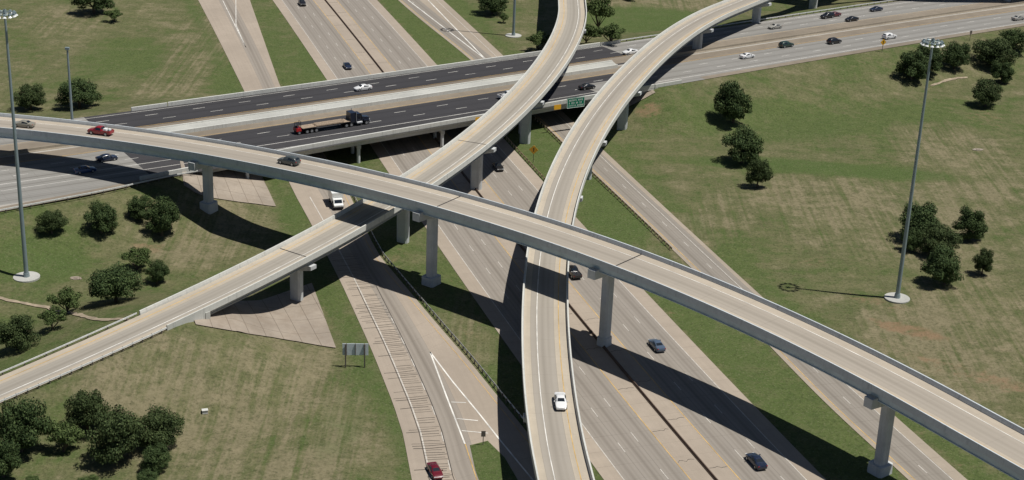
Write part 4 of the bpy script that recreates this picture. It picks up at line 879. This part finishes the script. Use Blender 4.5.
surf(bt, 'windscreen', M['glass'], [(2.70, -.85, 1.42), (2.70, .85, 1.42), (2.27, .8, 2.05), (2.27, -.8, 2.05)], .03, (1, 0, 1))
for sg in (-1, 1):
    mb = MB(); mb.box((1.95, sg*1.03, 1.75), (.7, .04, .5)); mb.build('side_window', M['glass'], bt)
    mb = MB(); mb.box((3.38, sg*.78, .95), (.1, .3, .2)); mb.build('headlight', M['head'], bt)
    mb = MB(); mb.box((2.45, sg*1.25, 1.65), (.15, .25, .4)); mb.build('mirror', M['trim'], bt)
mb = MB(); mb.box((3.42, 0, .68), (.14, 2.0, .22)); mb.build('bumper', M['trim'], bt)
wheels(bt, (-2.2,), .95, .42, True); wheels(bt, (2.45,), .95, .42)
# dark tractor with flatbed trailer
(x, y) = CARPOS[28]; q, d = at_s(CL, near_s(CL, x, y)); n_ = np.array([d[1], -d[0]]); off_ = cross_s(x, y); ang = math.atan2(d[1], d[0])
def tl(a): return (x+d[0]*a, y+d[1]*a, 6.05)
tr = empty('semi_tractor', tl(0), ang, label='dark blue conventional semi tractor pulling the flatbed trailer', cat='truck'); DK = paintmat((.010, .014, .028))
mb = MB(); mb.box((5.4, 0, .85), (7.0, .95, .35)); mb.build('chassis', M['trim'], tr)
prof = [(5.0, 1.0), (6.9, 1.0), (8.7, .95), (8.75, 1.75), (7.0, 2.05), (6.75, 2.15), (6.45, 2.95), (5.0, 3.05)]
mb = MB(); vs = [(a, -1.05 if a < 6.9 else -.8, b) for a, b in prof]+[(a, 1.05 if a < 6.9 else .8, b) for a, b in prof]; n8 = len(prof)
mb.add(vs, [tuple(range(n8)), tuple(range(2*n8-1, n8-1, -1))]+[(i, (i+1) % n8, n8+(i+1) % n8, n8+i) for i in range(n8)]); mb.build('cab', DK, tr)
mb = MB(); mb.box((4.3, 0, 2.25), (1.5, 2.3, 2.4)); mb.build('sleeper', DK, tr)
surf(tr, 'windscreen', M['glass'], [(6.70, -.95, 2.25), (6.70, .95, 2.25), (6.47, .9, 2.88), (6.47, -.9, 2.88)], .04, (1, 0, 1))
for sg in (-1, 1):
    mb = MB(); mb.box((5.95, sg*1.06, 2.45), (.75, .04, .6)); mb.build('side_window', M['glass'], tr)
    mb = MB(); mb.box((7.9, sg*1.0, 1.15), (1.35, .4, .3)); mb.build('fender', DK, tr)
    mb = MB(); mb.tube((5.0-.0, sg*1.3, 1.0), (5.0, sg*1.3, 3.9), .09, n=8); mb.build('exhaust_stack', M['rim'], tr)
    mb = MB(); mb.tube((5.3, sg*.98, .75), (6.7, sg*.98, .75), .32, n=12); mb.build('fuel_tank', M['rim'], tr)
    mb = MB(); mb.box((8.8, sg*.78, 1.25), (.1, .3, .22)); mb.build('headlight', M['head'], tr)
mb = MB(); mb.box((8.85, 0, .75), (.2, 2.3, .35)); mb.build('bumper', M['rim'], tr)
mb = MB(); mb.box((8.76, 0, 1.35), (.05, 1.0, .7)); mb.build('grille', M['rim'], tr)
wheels(tr, (2.5, 3.8), .92, .5, True); wheels(tr, (7.9,), .98, .5)
tlr = empty('flatbed_trailer', tl(0), ang, label='long flatbed trailer with a worn timber deck behind the dark tractor', cat='trailer')
M['timber'] = simple('weathered timber', (.30, .23, .165), .85, 0, .3, 3)
mb = MB(); mb.box((-2.8, 0, 1.42), (12.6, 2.5, .1)); mb.build('trailer_deck', M['timber'], tlr)
mb = MB(); mb.box((-2.8, 0, 1.18), (12.6, 1.2, .35)); mb.build('trailer_frame', M['trim'], tlr)
for sg in (-1, 1):
    mb = MB(); mb.box((-2.8, sg*1.27, 1.36), (12.6, .05, .2)); mb.build('side_rail', M['trim'], tlr)
    mb = MB(); mb.box((1.2, sg*.85, .75), (.15, .15, .9)); mb.build('landing_leg', M['trim'], tlr)
mb = MB(); mb.box((3.55, 0, 1.75), (.08, 2.5, .7)); mb.build('headboard', M['trim'], tlr)
wheels(tlr, (-7.9, -6.7, -5.5), .95, .5, True)
mb = MB(); rr = random.Random(4)
for k in range(7): mb.box((-1.7+rr.uniform(-.3, .3), -1.05+k*.33, 1.56+rr.uniform(0, .05)), (7.4+rr.uniform(-.8, .4), .28, .16+rr.uniform(0, .06)))
lo = mb.build('plank_stack', M['timber'], loc=tl(0)); lo.rotation_euler = (0, 0, ang); tag(lo, 'stack of long brown planks on the flatbed trailer', 'timber load')
fk = empty('carried_forklift', tl(-9.6), ang, label='small red forklift hung on the tail of the flatbed trailer', cat='forklift'); RD = paintmat((.33, .012, .012))
mb = MB(); mb.box((-.35, 0, 1.15), (1.3, 1.9, .75), 0, .9); mb.build('body', RD, fk)
for sg in (-1, 1):
    mb = MB(); mb.box((.35, sg*.45, 1.9), (.12, .14, 2.4)); mb.build('mast_rail', M['trim'], fk)
    mb = MB(); mb.box((-.7, sg*.8, 1.95), (.08, .08, 1.3)); mb.build('cage_post', M['trim'], fk); wheel(fk, -.3, sg*.98, .42, .25)
mb = MB(); mb.box((-.25, 0, 2.6), (1.1, 1.5, .07)); mb.build('cage_roof', M['trim'], fk)
mb = MB(); mb.box((-.5, .2, 1.65), (.5, .5, .4)); mb.build('seat', M['trim'], fk)

# ---------------------------------------------------------------- trees
def leafmat(name, c1, c2, c3):
    g = NG(name); g.rough(.75, .15); p = g.obj()
    n = g.noise(p, .55, 3, .6); n2 = g.noise(p, 4.0, 2, .6); r_ = g.attr('leafrand')
    c = g.mix(g.remap(n, .32, .68), c1, c2); c = g.mix(g.remap(r_, .35, 1, 0, .8), c, c3); c = g.mix(g.remap(n2, .5, .8, 0, .4), c, tuple(x*.5 for x in c1))
    g.col(c); return g.mat
LEAF = [leafmat('dark oak leaves', (.026, .048, .017), (.050, .080, .026), (.100, .136, .048)),
        leafmat('light leaves', (.042, .070, .020), (.075, .112, .034), (.13, .165, .06)),
        leafmat('olive leaves', (.026, .044, .015), (.050, .074, .025), (.095, .122, .045))]
M['bark'] = simple('bark', (.09, .07, .05), .9, 0, .3, 3)
def crown_mesh(seed, lobes, leaves, bush=False, squash=.8):
    rng = np.random.default_rng(seed); L = []
    for k in range(lobes):
        a = rng.uniform(0, 2*np.pi); z = rng.uniform(-.75, .85) if not bush else rng.uniform(-.3, .8); r = np.sqrt(max(0, 1-z*z*.85))*rng.uniform(.30, .86)
        L.append((r*np.cos(a), r*np.sin(a), z*squash*.72, rng.uniform(.17, .34)))
    L.append((0, 0, .05, .5)); L = np.array(L); vol = L[:, 3]**2; idx = rng.choice(len(L), leaves, p=vol/vol.sum())
    d = rng.normal(size=(leaves, 3)); d /= np.linalg.norm(d, axis=1)[:, None]; d[:, 2] = np.where(d[:, 2] < -.35, d[:, 2]*.5, d[:, 2])
    rad = L[idx, 3]*(1-np.abs(rng.normal(0, .26, leaves)))*rng.choice([1, 1, 1, 1.12, 1.22], leaves); c = L[idx, :3]+d*rad[:, None]*np.array([1, 1, .8])
    n = d+rng.normal(0, .55, (leaves, 3)); n[:, 2] += .35; n /= np.linalg.norm(n, axis=1)[:, None]
    t = np.cross(n, rng.normal(size=(leaves, 3))); t /= np.linalg.norm(t, axis=1)[:, None]; b = np.cross(n, t)
    s = rng.uniform(.018, .042, leaves)[:, None]*(1.35 if bush else 1); s2 = s*rng.uniform(.55, 1, (leaves, 1))
    v = np.stack([c-t*s-b*s2*.3, c-b*s2, c+t*s, c+b*s2*.9], 1).reshape(-1, 3)
    me = bpy.data.meshes.new('crown'); me.from_pydata(v.tolist(), [], np.arange(leaves*4).reshape(-1, 4).tolist())
    at = me.attributes.new('leafrand', 'FLOAT', 'POINT'); at.data.foreach_set('value', np.repeat(rng.uniform(0, 1, leaves), 4).astype(np.float32)); return me, L
def trunk_mesh(seed, L, bush):
    mb = MB(); rr = random.Random(seed); z0 = -1.0; fork = -.55 if not bush else -.85
    mb.tube((0, 0, z0), (.02, .01, fork), .075, .055, 8)
    for k in range(min(8, len(L)-1)):
        q = L[k]; mid = (q[0]*.45+rr.uniform(-.04, .04), q[1]*.45+rr.uniform(-.04, .04), fork*.5+q[2]*.5)
        mb.tube((.02, .01, fork), mid, .036, .024, 6, False); mb.tube(mid, (q[0]*.9, q[1]*.9, q[2]), .024, .008, 5, False)
    o = mb.build('trunk', M['bark']); me = o.data; bpy.data.objects.remove(o); return me
KINDS = []
for k in range(6):
    m_, L_ = crown_mesh(20+k, 40+k*4, 15000); m_.materials.append(LEAF[k % 3 if k % 3 < 1 else (0 if k % 2 else 2)]); KINDS.append((m_, trunk_mesh(k, L_, False)))
for k in range(3):
    m_, L_ = crown_mesh(50+k, 20, 5000, True); m_.materials.append(LEAF[1]); KINDS.append((m_, trunk_mesh(30+k, L_, True)))
rr = random.Random(12)
for i, (x, y, z, w_, h_, kd) in enumerate(TREES):
    k = rr.randrange(6) if kd == 0 else 6+rr.randrange(3); cm, tm = KINDS[k]; bush = kd == 1
    h_ = max(h_, w_*.55); root = empty('bush' if bush and h_ < 5 else ('shade_tree' if not bush else 'young_tree'), (x, y, z-.05), label=TREELAB[i], cat='bush' if bush and h_ < 5 else 'tree', group='trees and bushes on the grass')
    base = .0 if not bush else .0                               # share of height below the crown
    sx = w_/2*1.24; cz = h_*(base+(1-base)/2); sz = h_*(1-base)/2*1.12
    c_ = bpy.data.objects.new('crown', cm); C.objects.link(c_); c_.parent = root; c_.location = (0, 0, cz); c_.scale = (sx, sx*rr.uniform(.88, 1.05), sz*1.25); c_.rotation_euler = (0, 0, rr.uniform(0, 6.28))
    t_ = bpy.data.objects.new('trunk', tm); C.objects.link(t_); t_.parent = root; t_.location = (0, 0, cz); t_.scale = (sx, sx, cz); t_.rotation_euler = c_.rotation_euler

bpy.context.view_layer.update()
